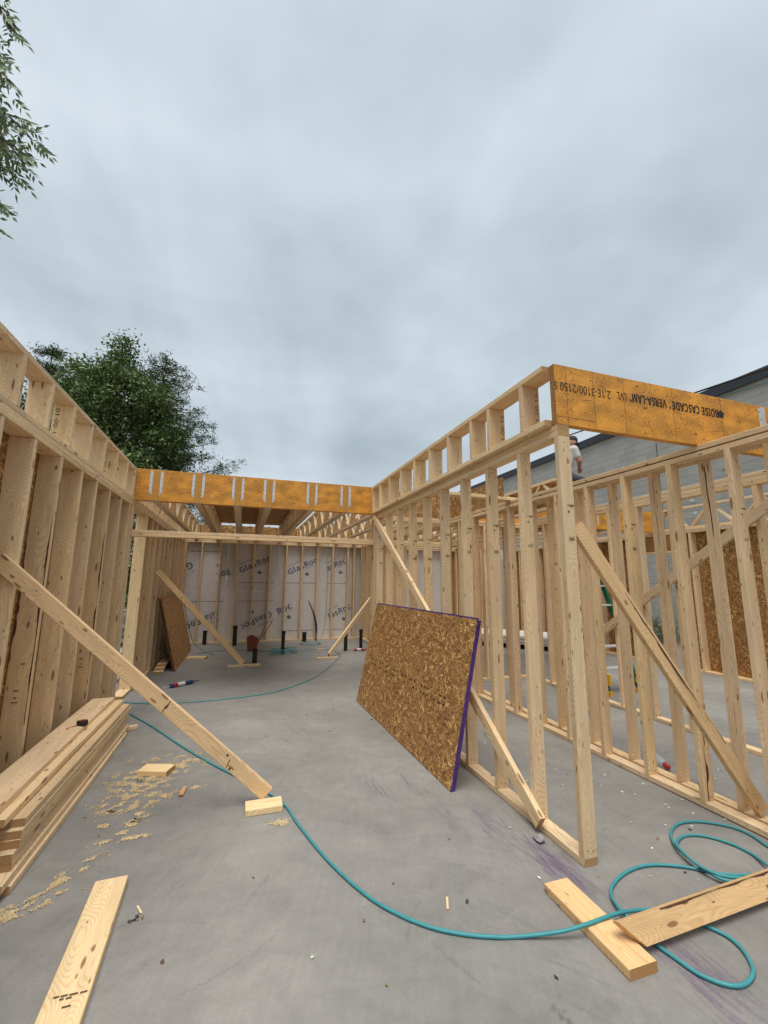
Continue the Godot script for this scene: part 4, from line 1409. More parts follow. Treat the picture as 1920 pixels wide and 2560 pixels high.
func build_plumbing() -> void:
	var pipes := [[-0.73, 10.80, 0.31, 0.043, 0.0, "short black pipe stub near the printed-board wall, beside the dark leaning sheets"], [-0.07, 10.45, 0.44, 0.045, 0.012, "tall black pipe stub in front of the printed boards, between corner stub and brown bucket"], [0.306, 8.24, 0.24, 0.042, 0.0, "black pipe stub with brown tubing, beside the brown bucket"], [0.868, 9.03, 0.45, 0.035, -0.01, "black pipe stub inside the tangle of thin hose"], [1.536, 10.72, 0.22, 0.052, 0.0, "short wide black pipe stub by the blue tubing"], [2.186, 9.09, 0.41, 0.038, 0.0, "black pipe stub behind the prop beside the red cartridge"], [2.581, 9.30, 0.41, 0.036, 0.0, "black pipe stub behind the red cartridge"]]
	for p in pipes:
		var t := thing("pipe_stub", p[5], "pipe", V(p[0], 0, p[1]), "black pipe stubs rising from the slab")
		var rr: float = p[3]
		var h: float = p[2]
		put(t, "pipe", lathe_mesh([Vector2(rr, -0.02), Vector2(rr, h), Vector2(rr - 0.005, h), Vector2(rr - 0.005, h - 0.12), Vector2(0.0, h - 0.12)], 18), M.black, Transform3D(Basis(Vector3(0, 0, 1), p[4]), V(p[0], 0, p[1])))
		put(t, "coupling", lathe_mesh([Vector2(rr, h * 0.86), Vector2(rr + 0.006, h * 0.87), Vector2(rr + 0.006, h - 0.004), Vector2(rr, h + 0.001)], 18), M.black, Transform3D(Basis(Vector3(0, 0, 1), p[4]), V(p[0], 0, p[1])))
	var t := thing("water_tubing", "bundle of dark blue water tubes bowing up from the slab by the far wall", "tubing", V(1.83, 0, 10.78))
	for i in 3:
		tube(t, "blue_tube", [V(1.82 + 0.012 * i, -0.01, 10.78 + 0.012 * i), V(1.84 - 0.014 * i, 0.3, 10.74), V(1.77 - 0.012 * i, 0.62, 10.72 - 0.01 * i), V(1.60 + 0.02 * i, 0.98 - 0.04 * i, 10.70 + 0.01 * i)], 0.0115, M.blue_tube, 8, 8)
	put(t, "foam_sleeve", lathe_mesh([Vector2(0.03, -0.01), Vector2(0.03, 0.07), Vector2(0.0, 0.075)], 12), M.grey_pipe, Transform3D(Basis(), V(1.835, 0, 10.78)))
	var u := thing("water_tubing", "two thin red-brown tubes curving out of the near black pipe stub", "tubing", V(0.33, 0.2, 8.2))
	var e1 := on_d(300 + 0.3978 * 930, 1130 + 0.3978 * 1062, 8.4)
	var e2 := on_d(300 + 0.3978 * 958, 1130 + 0.3978 * 1062, 8.35)
	var b1 := V(0.325, 0.10, 8.24)
	for e in [e1, e2]:
		tube(u, "brown_tube", [b1, b1 + Vector3(0.012, 0.22, 0), b1.lerp(e, 0.5) + Vector3(-0.025, 0.06, 0), e], 0.008, M.paper, 8, 7)
	# torn paper bucket
	var b := thing("bucket", "brown torn cardboard bucket standing on the slab in front of the far wall", "bucket", V(0.29, 0, 9.6))
	var st := SurfaceTool.new()
	st.begin(Mesh.PRIMITIVE_TRIANGLES)
	st.set_smooth_group(0)
	var nz := noise(91, 0.9, 3)
	var n := 28
	var ring := func(j: int, kk: int) -> Vector3:
		var a := TAU * kk / n
		var y: float = [0.0, 0.1, 0.2, 0.29][j]
		if j == 3:
			y += nz.get_noise_2d(cos(a) * 3.0, sin(a) * 3.0) * 0.09
		var rr := 0.085 + y * 0.12 + nz.get_noise_3d(cos(a) * 1.5, y * 6.0, sin(a) * 1.5) * 0.022
		return V(0.29 + cos(a) * rr, y, 9.6 + sin(a) * rr)
	for j in 3:
		for kk in n:
			for q in [[j, kk], [j + 1, kk], [j + 1, kk + 1], [j, kk], [j + 1, kk + 1], [j, kk + 1]]:
				var p: Vector3 = ring.call(q[0], q[1] % n)
				st.set_uv(Vector2(float(q[1]) / n * 2.0, p.y * 3.0))
				st.add_vertex(p)
	st.generate_normals()
	put(b, "side", st.commit(), M.paper, Transform3D())
	put(b, "bottom", lathe_mesh([Vector2(0.0, 0.004), Vector2(0.083, 0.004)], n), M.paper, Transform3D(Basis(), V(0.29, 0, 9.6)))

func cartridge(label: String, a: Vector3, b: Vector3, body: Material, band: Material, rod: bool) -> void:
	var t := thing("sealant_cartridge", label, "cartridge", (a + b) / 2)
	var ax := (b - a).normalized()
	var L := a.distance_to(b)
	var B := Basis(ax.cross(UP).normalized().cross(ax) * -1.0, ax, ax.cross(UP).normalized()).orthonormalized()
	var rr := 0.026
	var xf := Transform3D(B, a)
	put(t, "barrel", lathe_mesh([Vector2(0, 0), Vector2(rr + 0.002, 0), Vector2(rr + 0.002, 0.012), Vector2(rr, 0.013), Vector2(rr, L * 0.74), Vector2(rr * 0.8, L * 0.77), Vector2(0.012, L * 0.78)], 18), body, xf)
	put(t, "label_band", lathe_mesh([Vector2(rr + 0.0006, L * 0.24), Vector2(rr + 0.0006, L * 0.48)], 18), M.white, xf)
	put(t, "colour_band", lathe_mesh([Vector2(rr + 0.0006, L * 0.10), Vector2(rr + 0.0006, L * 0.22)], 18), band, xf)
	put(t, "nozzle", lathe_mesh([Vector2(0.011, L * 0.77), Vector2(0.009, L * 0.82), Vector2(0.0035, L), Vector2(0, L)], 12), M.black, xf)
	if rod:
		put(t, "plunger_rod", tube_mesh(PackedVector3Array([Vector3(0, -0.09, 0), Vector3(0, 0.0, 0)]), 0.004, 6), M.steel, xf)

func rock_mesh(r: float, seed_no: int, squash := 0.7) -> ArrayMesh:
	var sm := SphereMesh.new()
	sm.radius = 1.0
	sm.height = 2.0
	sm.radial_segments = 14
	sm.rings = 8
	var ar := sm.get_mesh_arrays()
	var pv: PackedVector3Array = ar[Mesh.ARRAY_VERTEX]
	var nz := noise(seed_no, 0.9, 3)
	for i in pv.size():
		var p := pv[i]
		var q := 1.0 + nz.get_noise_3dv(p * 1.3) * 0.75
		pv[i] = Vector3(p.x * q, p.y * q * squash, p.z * q) * r
	ar[Mesh.ARRAY_VERTEX] = pv
	var st := SurfaceTool.new()
	st.create_from_arrays(ar)
	st.generate_normals()
	return st.commit()

# many tiny flat bits scattered in patches: each patch is [x, d, rx, rd, turn, count]
func bits_mesh(patches: Array, size0: float, size1: float, hgt: float, cols: Array, seed_no: int, mult := 1, thr := -0.5) -> ArrayMesh:
	var g := RandomNumberGenerator.new()
	g.seed = seed_no
	var nz := noise(seed_no, 9.0, 3)
	var pv := PackedVector3Array()
	var nv := PackedVector3Array()
	var cv := PackedColorArray()
	var ix := PackedInt32Array()
	for p in patches:
		for i in p[5] * mult:
			var q := Vector2(g.randfn(0, 0.5), g.randfn(0, 0.5))
			var pos := Vector2(q.x * p[2], q.y * p[3]).rotated(p[4]) + Vector2(p[0], p[1])
			if nz.get_noise_2d(pos.x, pos.y) < thr + g.randfn(0, 0.04):
				continue
			var s := g.randf_range(size0, size1)
			var an := g.randf() * TAU
			var y := g.randf_range(0.0008, hgt)
			var tilt := Vector3(g.randfn(0, 0.35), 1, g.randfn(0, 0.35)).normalized()
			var a := tilt.cross(Vector3(cos(an), 0, sin(an))).normalized()
			var b := a.cross(tilt)
			var c := Vector3(pos.x, y + s * 0.2, -pos.y)
			var k := pv.size()
			var col: Color = cols[g.randi() % cols.size()]
			var asp := g.randf_range(0.4, 1.0)
			for w in [a * s, b * s * asp, -a * s, -b * s * asp]:
				pv.append(c + w)
				nv.append(tilt)
				cv.append(col)
			ix.append_array(PackedInt32Array([k, k + 1, k + 2, k, k + 2, k + 3]))
	var ar := []
	ar.resize(Mesh.ARRAY_MAX)
	ar[Mesh.ARRAY_VERTEX] = pv
	ar[Mesh.ARRAY_NORMAL] = nv
	ar[Mesh.ARRAY_COLOR] = cv
	ar[Mesh.ARRAY_INDEX] = ix
	var m := ArrayMesh.new()
	m.add_surface_from_arrays(Mesh.PRIMITIVE_TRIANGLES, ar)
	return m

func build_small_things() -> void:
	cartridge("blue sealant cartridge with white and red label lying on the slab", V(-0.84, 0.029, 6.655), V(-0.50, 0.029, 6.916), M.blue, M.red, true)
	cartridge("red and dark sealant cartridge lying beside the black pipe stubs", V(2.35, 0.029, 9.03), V(2.66, 0.029, 8.95), M.red, M.grey_pipe, false)
	# tape measure on the pile
	var t := thing("tape_measure", "black and red tape measure lying on the topmost plank of the pile", "tape measure", V(-1.10, 0.342, 4.03))
	var prof := PackedVector2Array()
	for q in [[-0.036, -0.02], [-0.03, -0.028], [0.036, -0.028], [0.04, -0.02], [0.04, -0.005], [0.03, 0.02], [0.014, 0.03], [-0.014, 0.03], [-0.03, 0.018]]:
		prof.append(Vector2(q[0], q[1]))
	var fl := Basis(Vector3(0.8, 0, 0.6), Vector3(0.6, 0, -0.8), Vector3(0, 1, 0))
	fl = Basis(fl.x, Vector3(0, 1, 0).cross(fl.x), Vector3(0, 1, 0))
	put(t, "case", prism_mesh(prof, 0.034), M.black, Transform3D(fl, V(-1.10, 0.3435 + 0.018, 4.03)))
	box(t, "clip", V(-1.10, 0.3795, 4.03), Vector3(0.045, 0.003, 0.016), M.red, Basis(UP, 0.6))
	tube(t, "wrist_strap", [V(-1.13, 0.35, 4.02), V(-1.17, 0.346, 3.99), V(-1.185, 0.346, 3.96), V(-1.16, 0.346, 3.95)], 0.0035, M.red, 5, 6)
	# bottle with a red cap
	var b := thing("bottle", "clear plastic bottle with a red cap lying behind the double-row wall", "bottle", V(3.33, 0, 2.78))
	var ba := V(3.372, 0.034, 2.90)
	var bb := V(3.285, 0.03, 2.70)
	var ax := (bb - ba).normalized()
	var B := basis_xy(UP, ax)
	B = Basis(B.x, ax, B.x.cross(ax))
	put(b, "bottle_body", lathe_mesh([Vector2(0, 0), Vector2(0.03, 0), Vector2(0.033, 0.01), Vector2(0.033, 0.12), Vector2(0.016, 0.165), Vector2(0.014, 0.175)], 16), M.clear, Transform3D(B, ba))
	put(b, "cap", lathe_mesh([Vector2(0.0, 0.165), Vector2(0.02, 0.165), Vector2(0.02, 0.21), Vector2(0.014, 0.222), Vector2(0, 0.222)], 14), M.red, Transform3D(B, ba))
	var rk := put(self, "rock", rock_mesh(0.028, 4), M.rock, Transform3D(Basis(), V(1.705, 0.016, 2.255)))
	tag(rk, "small pale lump of concrete at the foot of the diagonal brace", "rock")
	var sk := lum(self, "white_stick", V(0.985, 0.003, 1.99), V(0.45, 0, 1), RT, 0.075, 0.011, 0.005, Color(2.0, 2.2, 2.6))
	tag(sk, "small white plastic strip lying on the open slab", "strip")
	var sk2 := lum(self, "white_stick", V(-0.345, 0.003, 2.375), V(-0.5, 0, 1), RT, 0.06, 0.008, 0.005, Color(1.7, 1.8, 2.0))
	tag(sk2, "white splinter lying beside the single wide plank", "strip")
	var fo := sheet(self, "foam_offcut", V(-1.382, 0.20, 6.76), UP, RT, 0.32, 0.12, 0.05, M.white, M.white)
	tag(fo, "white foam offcut standing in the stud bay next to the open one", "offcut")
	# sawdust and shavings
	var dcol := [Color(0.62, 0.46, 0.25), Color(0.70, 0.54, 0.31), Color(0.55, 0.40, 0.20), Color(0.74, 0.60, 0.38)]
	var pt := [[-0.55, 3.88, 0.30, 0.12, 0.2, 2600], [-0.60, 3.66, 0.18, 0.13, 0.0, 1700], [-0.64, 3.50, 0.17, 0.12, 0.2, 1300], [-0.63, 3.40, 0.15, 0.10, 0.0, 900], [-0.45, 3.44, 0.12, 0.05, 0.5, 420], [-0.51, 3.17, 0.07, 0.04, 0.4, 330], [-0.57, 3.05, 0.05, 0.03, 0.0, 160], [-0.61, 2.985, 0.08, 0.025, 0.2, 320], [-0.49, 2.99, 0.06, 0.015, 0.0, 160], [-0.69, 3.18, 0.05, 0.03, 0.0, 160], [-0.54, 3.27, 0.04, 0.03, 0.0, 120], [-0.70, 2.80, 0.09, 0.02, 0.75, 420], [-0.79, 2.665, 0.16, 0.022, 0.75, 900], [-0.80, 2.55, 0.12, 0.03, 0.5, 620], [-0.89, 2.51, 0.06, 0.03, 0.2, 260], [-0.27, 3.52, 0.06, 0.02, 0.0, 110], [-0.21, 3.54, 0.05, 0.02, 0.0, 90], [0.32, 2.90, 0.07, 0.05, 0.0, 200], [-0.50, 4.15, 0.30, 0.05, 0.1, 420], [-0.35, 4.02, 0.14, 0.05, 0.3, 300], [-0.60, 2.62, 0.03, 0.02, 0.0, 60], [1.0, 9.8, 0.5, 0.25, 0.0, 240]]
	var sd := put(self, "sawdust", bits_mesh(pt, 0.0014, 0.0040, 0.0035, dcol, 5, 11, 0.06), M.body, Transform3D())
	tag(sd, "pale yellow sawdust and shavings trailing over the slab beside the plank pile", "sawdust")
	sd.set_meta("kind", "stuff")
	var cr2 := []
	var g := RandomNumberGenerator.new()
	g.seed = 31
	for q in [[2.31, 2.762], [2.372, 2.238], [2.78, 2.329], [2.964, 2.085], [2.647, 2.558], [2.70, 2.50], [2.62, 2.52], [2.85, 2.2], [2.70, 2.1], [2.55, 2.15], [2.95, 2.35], [2.9, 2.6], [2.45, 3.0], [2.1, 2.9], [2.75, 2.8], [1.62, 2.42], [3.5, 2.5], [3.7, 2.6], [3.6, 2.3], [1.5, 2.0], [0.6, 1.35], [0.35, 1.9]]:
		cr2.append([q[0], q[1], 0.008, 0.008, 0.0, 7])
	for i in 22:
		cr2.append([g.randf_range(1.95, 2.95), g.randf_range(1.6, 4.0), 0.004, 0.004, 0.0, 2])
	var cw := put(self, "crumbs", bits_mesh(cr2, 0.003, 0.008, 0.005, [Color(0.78, 0.76, 0.70), Color(0.72, 0.68, 0.58), Color(0.80, 0.74, 0.60)], 6), M.body, Transform3D())
	tag(cw, "white crumbs and chips scattered on the slab before the double-row wall", "crumbs")
	cw.set_meta("kind", "stuff")
	var lp := []
	for i in 90:
		lp.append([g.randf_range(-0.9, 2.9), g.randf_range(0.9, 6.5), 0.01, 0.01, 0.0, 1])
	for q in [[-0.62, 3.75], [-0.5, 3.8], [-0.55, 3.98], [-0.69, 3.34], [-0.53, 3.17], [-0.345, 2.33]]:
		lp.append([q[0], q[1], 0.03, 0.03, 0.0, 10])
	var li := put(self, "litter", bits_mesh(lp, 0.004, 0.016, 0.004, [Color(0.12, 0.07, 0.04), Color(0.20, 0.12, 0.06), Color(0.05, 0.05, 0.05), Color(0.28, 0.24, 0.08)], 8), M.body, Transform3D())
	tag(li, "brown bark crumbs and dry leaf bits scattered over the slab", "litter")
	li.set_meta("kind", "stuff")

# ---------------------------------------------------------------- ladder and worker
func build_ladder() -> void:
	var t := thing("step_ladder", "green step ladder with yellow feet standing behind the diagonal let-in brace", "ladder", V(4.95, 0, 5.1))
	var top := 1.70
	for s in [-1.0, 1.0]:
		var f0 := V(4.95 + s * 0.27, 0.05, 4.62)
		var f1 := V(4.95 + s * 0.15, top, 5.08)
		put(t, "front_rail", board_mesh(f0.distance_to(f1), 0.075, 0.028, Color(1, 1, 1), M.green, M.green), null, Transform3D(basis_xy(f1 - f0, FW), (f0 + f1) / 2))
		box(t, "foot", V(4.95 + s * 0.272, 0.03, 4.612), Vector3(0.05, 0.06, 0.10), M.yellow)
		var r0 := V(4.95 + s * 0.27, 0.05, 5.66)
		var r1 := V(4.95 + s * 0.16, top - 0.05, 5.16)
		put(t, "rear_rail", board_mesh(r0.distance_to(r1), 0.05, 0.025, Color(1, 1, 1), M.green, M.green), null, Transform3D(basis_xy(r1 - r0, FW), (r0 + r1) / 2))
		box(t, "foot", V(4.95 + s * 0.272, 0.03, 5.668), Vector3(0.05, 0.06, 0.08), M.yellow)
		box(t, "warning_label", V(4.95 + s * 0.262, 0.20, 4.615), Vector3(0.034, 0.14, 0.07), M.yellow)
	for k in 5:
		var q := (k + 1) / 6.0
		box(t, "step", V(4.95, 0.05 + (top - 0.05) * q, lerpf(4.62, 5.08, q)), Vector3(lerpf(0.54, 0.30, q) - 0.03, 0.022, 0.085), M.steel)
	for k in 3:
		var q := (k + 1) / 4.0
		box(t, "rear_bar", V(4.95, 0.05 + (top - 0.1) * q, lerpf(5.66, 5.16, q)), Vector3(lerpf(0.54, 0.32, q) - 0.02, 0.022, 0.02), M.green)
	box(t, "top_cap", V(4.95, top + 0.025, 5.115), Vector3(0.40, 0.06, 0.20), M.yellow)

# smooth union of tapered capsules meshed as surface nets, one continuous skin coloured by the nearest bone
func body_mesh(bones: Array, cell: float, kk: float) -> ArrayMesh:
	var lo := Vector3(1e9, 1e9, 1e9)
	var hi := -lo
	for b in bones:
		for e in [[b[0], b[2]], [b[1], b[3]]]:
			var rr: float = e[1]
			var p: Vector3 = e[0]
			lo = lo.min(p - Vector3.ONE * (rr + cell * 2))
			hi = hi.max(p + Vector3.ONE * (rr + cell * 2))
	var nx := int((hi.x - lo.x) / cell) + 2
	var ny := int((hi.y - lo.y) / cell) + 2
	var nzz := int((hi.z - lo.z) / cell) + 2
	var f := PackedFloat32Array()
	f.resize(nx * ny * nzz)
	f.fill(1.0)
	# each bone only touches the cells near it
	for b in bones:
		var a: Vector3 = b[0]
		var c: Vector3 = b[1]
		var rm: float = maxf(b[2], b[3]) + kk * 2.0 + cell * 2
		var q0 := ((a.min(c) - Vector3.ONE * rm - lo) / cell).floor()
		var q1 := ((a.max(c) + Vector3.ONE * rm - lo) / cell).ceil()
		var ac := c - a
		var l2 := maxf(ac.length_squared(), 1e-9)
		for x in range(maxi(0, int(q0.x)), mini(nx - 1, int(q1.x)) + 1):
			for y in range(maxi(0, int(q0.y)), mini(ny - 1, int(q1.y)) + 1):
				for z in range(maxi(0, int(q0.z)), mini(nzz - 1, int(q1.z)) + 1):
					var p := lo + Vector3(x, y, z) * cell
					var t := clampf((p - a).dot(ac) / l2, 0, 1)
					var d: float = p.distance_to(a + ac * t) - lerpf(b[2], b[3], t)
					var i := (x * ny + y) * nzz + z
					var o := f[i]
					var h := clampf(0.5 + 0.5 * (o - d) / kk, 0, 1)
					f[i] = lerpf(o, d, h) - kk * h * (1.0 - h) if o < 0.9 else d
	var vid := {}
	var pv := PackedVector3Array()
	var cv := PackedColorArray()
	var ix := PackedInt32Array()
	for x in nx - 1:
		for y in ny - 1:
			for z in nzz - 1:
				var acc := Vector3.ZERO
				var cnt := 0
				var i0 := (x * ny + y) * nzz + z
				var v := [f[i0], f[i0 + 1], f[i0 + nzz], f[i0 + nzz + 1], f[i0 + ny * nzz], f[i0 + ny * nzz + 1], f[i0 + ny * nzz + nzz], f[i0 + ny * nzz + nzz + 1]]
				var neg := 0
				for q in v:
					if q < 0:
						neg += 1
				if neg == 0 or neg == 8:
					continue
				for e in [[0, 1], [2, 3], [4, 5], [6, 7], [0, 2], [1, 3], [4, 6], [5, 7], [0, 4], [1, 5], [2, 6], [3, 7]]:
					var va: float = v[e[0]]
					var vb: float = v[e[1]]
					if (va < 0) != (vb < 0):
						var t := va / (va - vb)
						var pa := Vector3(e[0] >> 2 & 1, e[0] >> 1 & 1, e[0] & 1)
						var pb := Vector3(e[1] >> 2 & 1, e[1] >> 1 & 1, e[1] & 1)
						acc += pa.lerp(pb, t)
						cnt += 1
				var p := lo + (Vector3(x, y, z) + acc / cnt) * cell
				vid[i0] = pv.size()
				pv.append(p)
				var best := 1e9
				var col := Color(1, 1, 1)
				for b in bones:
					var ac: Vector3 = b[1] - b[0]
					var t := clampf((p - b[0]).dot(ac) / maxf(ac.length_squared(), 1e-9), 0, 1)
					var d: float = p.distance_to(b[0] + ac * t) - lerpf(b[2], b[3], t)
					if d < best:
						best = d
						col = b[4]
				cv.append(col)
	var sx := ny * nzz
	for x in range(1, nx - 1):
		for y in range(1, ny - 1):
			for z in range(1, nzz - 1):
				var i := (x * ny + y) * nzz + z
				for ax in 3:
					var st: int = [sx, nzz, 1][ax]
					var s1: int = [nzz, 1, sx][ax]
					var s2: int = [1, sx, nzz][ax]
					if (f[i] < 0) == (f[i + st] < 0):
						continue
					var q := [i, i - s1, i - s1 - s2, i - s2]
					var ok := true
					for w in q:
						if not vid.has(w):
							ok = false
					if not ok:
						continue
					if f[i] < 0:
						ix.append_array(PackedInt32Array([vid[q[0]], vid[q[1]], vid[q[2]], vid[q[0]], vid[q[2]], vid[q[3]]]))
					else:
						ix.append_array(PackedInt32Array([vid[q[0]], vid[q[2]], vid[q[1]], vid[q[0]], vid[q[3]], vid[q[2]]]))
	# normals from the faces, pointing out of the body
	var nv := PackedVector3Array()
	nv.resize(pv.size())
	for k in range(0, ix.size(), 3):
		var n := (pv[ix[k + 2]] - pv[ix[k]]).cross(pv[ix[k + 1]] - pv[ix[k]])
		for j in 3:
			nv[ix[k + j]] += n
	for k in nv.size():
		nv[k] = nv[k].normalized()
	var ar := []
	ar.resize(Mesh.ARRAY_MAX)
	ar[Mesh.ARRAY_VERTEX] = pv
	ar[Mesh.ARRAY_NORMAL] = nv
	ar[Mesh.ARRAY_COLOR] = cv
	ar[Mesh.ARRAY_INDEX] = ix
	var m := ArrayMesh.new()
	m.add_surface_from_arrays(Mesh.PRIMITIVE_TRIANGLES, ar)
	return m

func build_worker() -> void:
	var o := V(5.70, 2.842, 6.05)
	var t := thing("person", "worker in pale T-shirt and dark cap crouching on top of the framing", "person", V(5.6, 2.842, 6.05))
	var sk := Color(0.42, 0.22, 0.15)
	var sh := Color(0.58, 0.57, 0.53)
	var tr := Color(0.07, 0.07, 0.075)
	var bt := Color(0.16, 0.09, 0.05)
	var H := func(x: float, y: float, d: float) -> Vector3: return V(5.70 + x, 2.842 + y, 6.05 + d)
	var P := H
	var bones := []
	# legs: boots on the deck, knees bent forward, hips back
	for s in [-1.0, 1.0]:
		var hip: Vector3 = P.call(-0.20, 0.50, s * 0.09)
		var knee: Vector3 = P.call(0.16, 0.44, s * 0.17)
		var ank: Vector3 = P.call(-0.10, 0.10, s * 0.15)
		bones.append([hip, knee, 0.092, 0.062, tr])
		bones.append([knee, ank, 0.060, 0.045, tr])
		bones.append([ank + V(0, -0.05, 0), P.call(0.10, 0.04, s * 0.17), 0.046, 0.040, bt])
	# trunk leaning a little forward
	bones.append([P.call(-0.21, 0.53, -0.06), P.call(-0.21, 0.53, 0.06), 0.12, 0.12, tr])
	bones.append([P.call(-0.21, 0.62, 0.0), P.call(-0.18, 0.80, 0.0), 0.13, 0.13, sh])
	bones.append([P.call(-0.18, 0.80, -0.05), P.call(-0.14, 0.98, -0.07), 0.115, 0.10, sh])
	bones.append([P.call(-0.18, 0.80, 0.05), P.call(-0.14, 0.98, 0.07), 0.115, 0.10, sh])
	bones.append([P.call(-0.12, 1.03, -0.15), P.call(-0.12, 1.03, 0.15), 0.062, 0.062, sh])
	bones.append([P.call(-0.11, 1.07, 0), H.call(-0.03, 1.18, 0), 0.058, 0.052, sk])
	# head, bowed
	bones.append([H.call(-0.015, 1.20, 0), H.call(0.03, 1.24, 0), 0.088, 0.084, sk])
	bones.append([H.call(0.045, 1.16, 0), H.call(0.055, 1.12, 0), 0.060, 0.046, sk])
	bones.append([H.call(0.10, 1.185, 0), H.call(0.115, 1.165, 0), 0.018, 0.016, sk])
	for s in [-1.0, 1.0]:
		bones.append([H.call(0.0, 1.20, s * 0.086), H.call(-0.01, 1.175, s * 0.088), 0.018, 0.014, sk])
	# near arm: hangs, hand closed over the work; far arm reaches lower
	var arms := [[P.call(-0.11, 1.02, -0.18), P.call(-0.05, 0.80, -0.21), H.call(0.03, 0.70, -0.12)], [P.call(-0.11, 1.02, 0.18), P.call(0.0, 0.80, 0.20), H.call(0.09, 0.58, 0.10)]]
	for a in arms:
		bones.append([a[0], a[0].lerp(a[1], 0.55), 0.064, 0.058, sh])
		bones.append([a[0].lerp(a[1], 0.55), a[1], 0.046, 0.042, sk])
		bones.append([a[1], a[2], 0.041, 0.029, sk])
	put(t, "body", body_mesh(bones, 0.017, 0.03), M.body, Transform3D())
	for a in arms:
		var w: Vector3 = a[2]
		var dir: Vector3 = (a[2] - a[1]).normalized()
		var side := dir.cross(Vector3(0, 0, 1)).normalized()
		var ac := Vector3(0, 0, 1)
		var hb := [[w, w + dir * 0.075, 0.030, 0.032, sk]]
		for k in 4:
			var b0: Vector3 = w + dir * 0.075 + ac * (0.022 * (k - 1.5))
			var ln: float = [0.034, 0.042, 0.040, 0.030][k]
			var b1: Vector3 = b0 + dir * ln + side * -0.010
			var b2: Vector3 = b1 + dir * ln * 0.4 - side * ln * 0.8
			hb.append([b0, b1, 0.0098, 0.009, sk])
			hb.append([b1, b2, 0.009, 0.008, sk])
		hb.append([w + dir * 0.02 + ac * 0.03, w + dir * 0.055 + ac * 0.055, 0.012, 0.010, sk])
		hb.append([w + dir * 0.055 + ac * 0.055, w + dir * 0.085 + ac * 0.048 - side * 0.015, 0.010, 0.008, sk])
		put(t, "hand", body_mesh(hb, 0.006, 0.006), M.body, Transform3D())
	# cap with a brim, and a full beard
	var up := Vector3(0.30, 0.95, 0).normalized()
	var fwd := Vector3(0.95, -0.30, 0).normalized()
	var cb := Basis(fwd, up, fwd.cross(up))
	var hc: Vector3 = H.call(0.005, 1.235, 0)
	var cap := put(t, "cap", lathe_mesh([Vector2(0.099, -0.005), Vector2(0.101, 0.025), Vector2(0.094, 0.06), Vector2(0.072, 0.088), Vector2(0.035, 0.102), Vector2(0.0, 0.106)], 22), M.cloth_dark, Transform3D(cb, hc))
	var brim := PackedVector2Array()
	for k in 13:
		var a := -PI / 2 + PI * k / 12.0
		brim.append(Vector2(0.065 + cos(a) * 0.105, sin(a) * 0.085))
	var bb := Basis(fwd, fwd.cross(up) * -1.0, up)
	put(cap, "brim", prism_mesh(brim, 0.006), M.cloth_dark, Transform3D(Basis(fwd, up.cross(fwd), up) * Basis(Vector3(0, 1, 0), 0.28), hc + up * 0.008))
	var br := []
	var hcol := Color(0.022, 0.013, 0.010)
	br.append([H.call(0.065, 1.125, -0.03), H.call(0.065, 1.125, 0.03), 0.048, 0.048, hcol])
	br.append([H.call(0.07, 1.10, 0), H.call(0.075, 1.055, 0), 0.042, 0.020, hcol])
	for s in [-1.0, 1.0]:
		br.append([H.call(0.055, 1.13, s * 0.045), H.call(0.02, 1.185, s * 0.078), 0.03, 0.014, hcol])
	put(t, "beard", body_mesh(br, 0.01, 0.015), M.body, Transform3D())
	for s in [-1.0, 1.0]:
		put(t, "eye", lathe_mesh([Vector2(0, -0.009), Vector2(0.009, -0.004), Vector2(0.010, 0.0), Vector2(0.009, 0.004), Vector2(0, 0.009)], 10), M.ink, Transform3D(Basis(), H.call(0.092, 1.20, s * 0.033)))

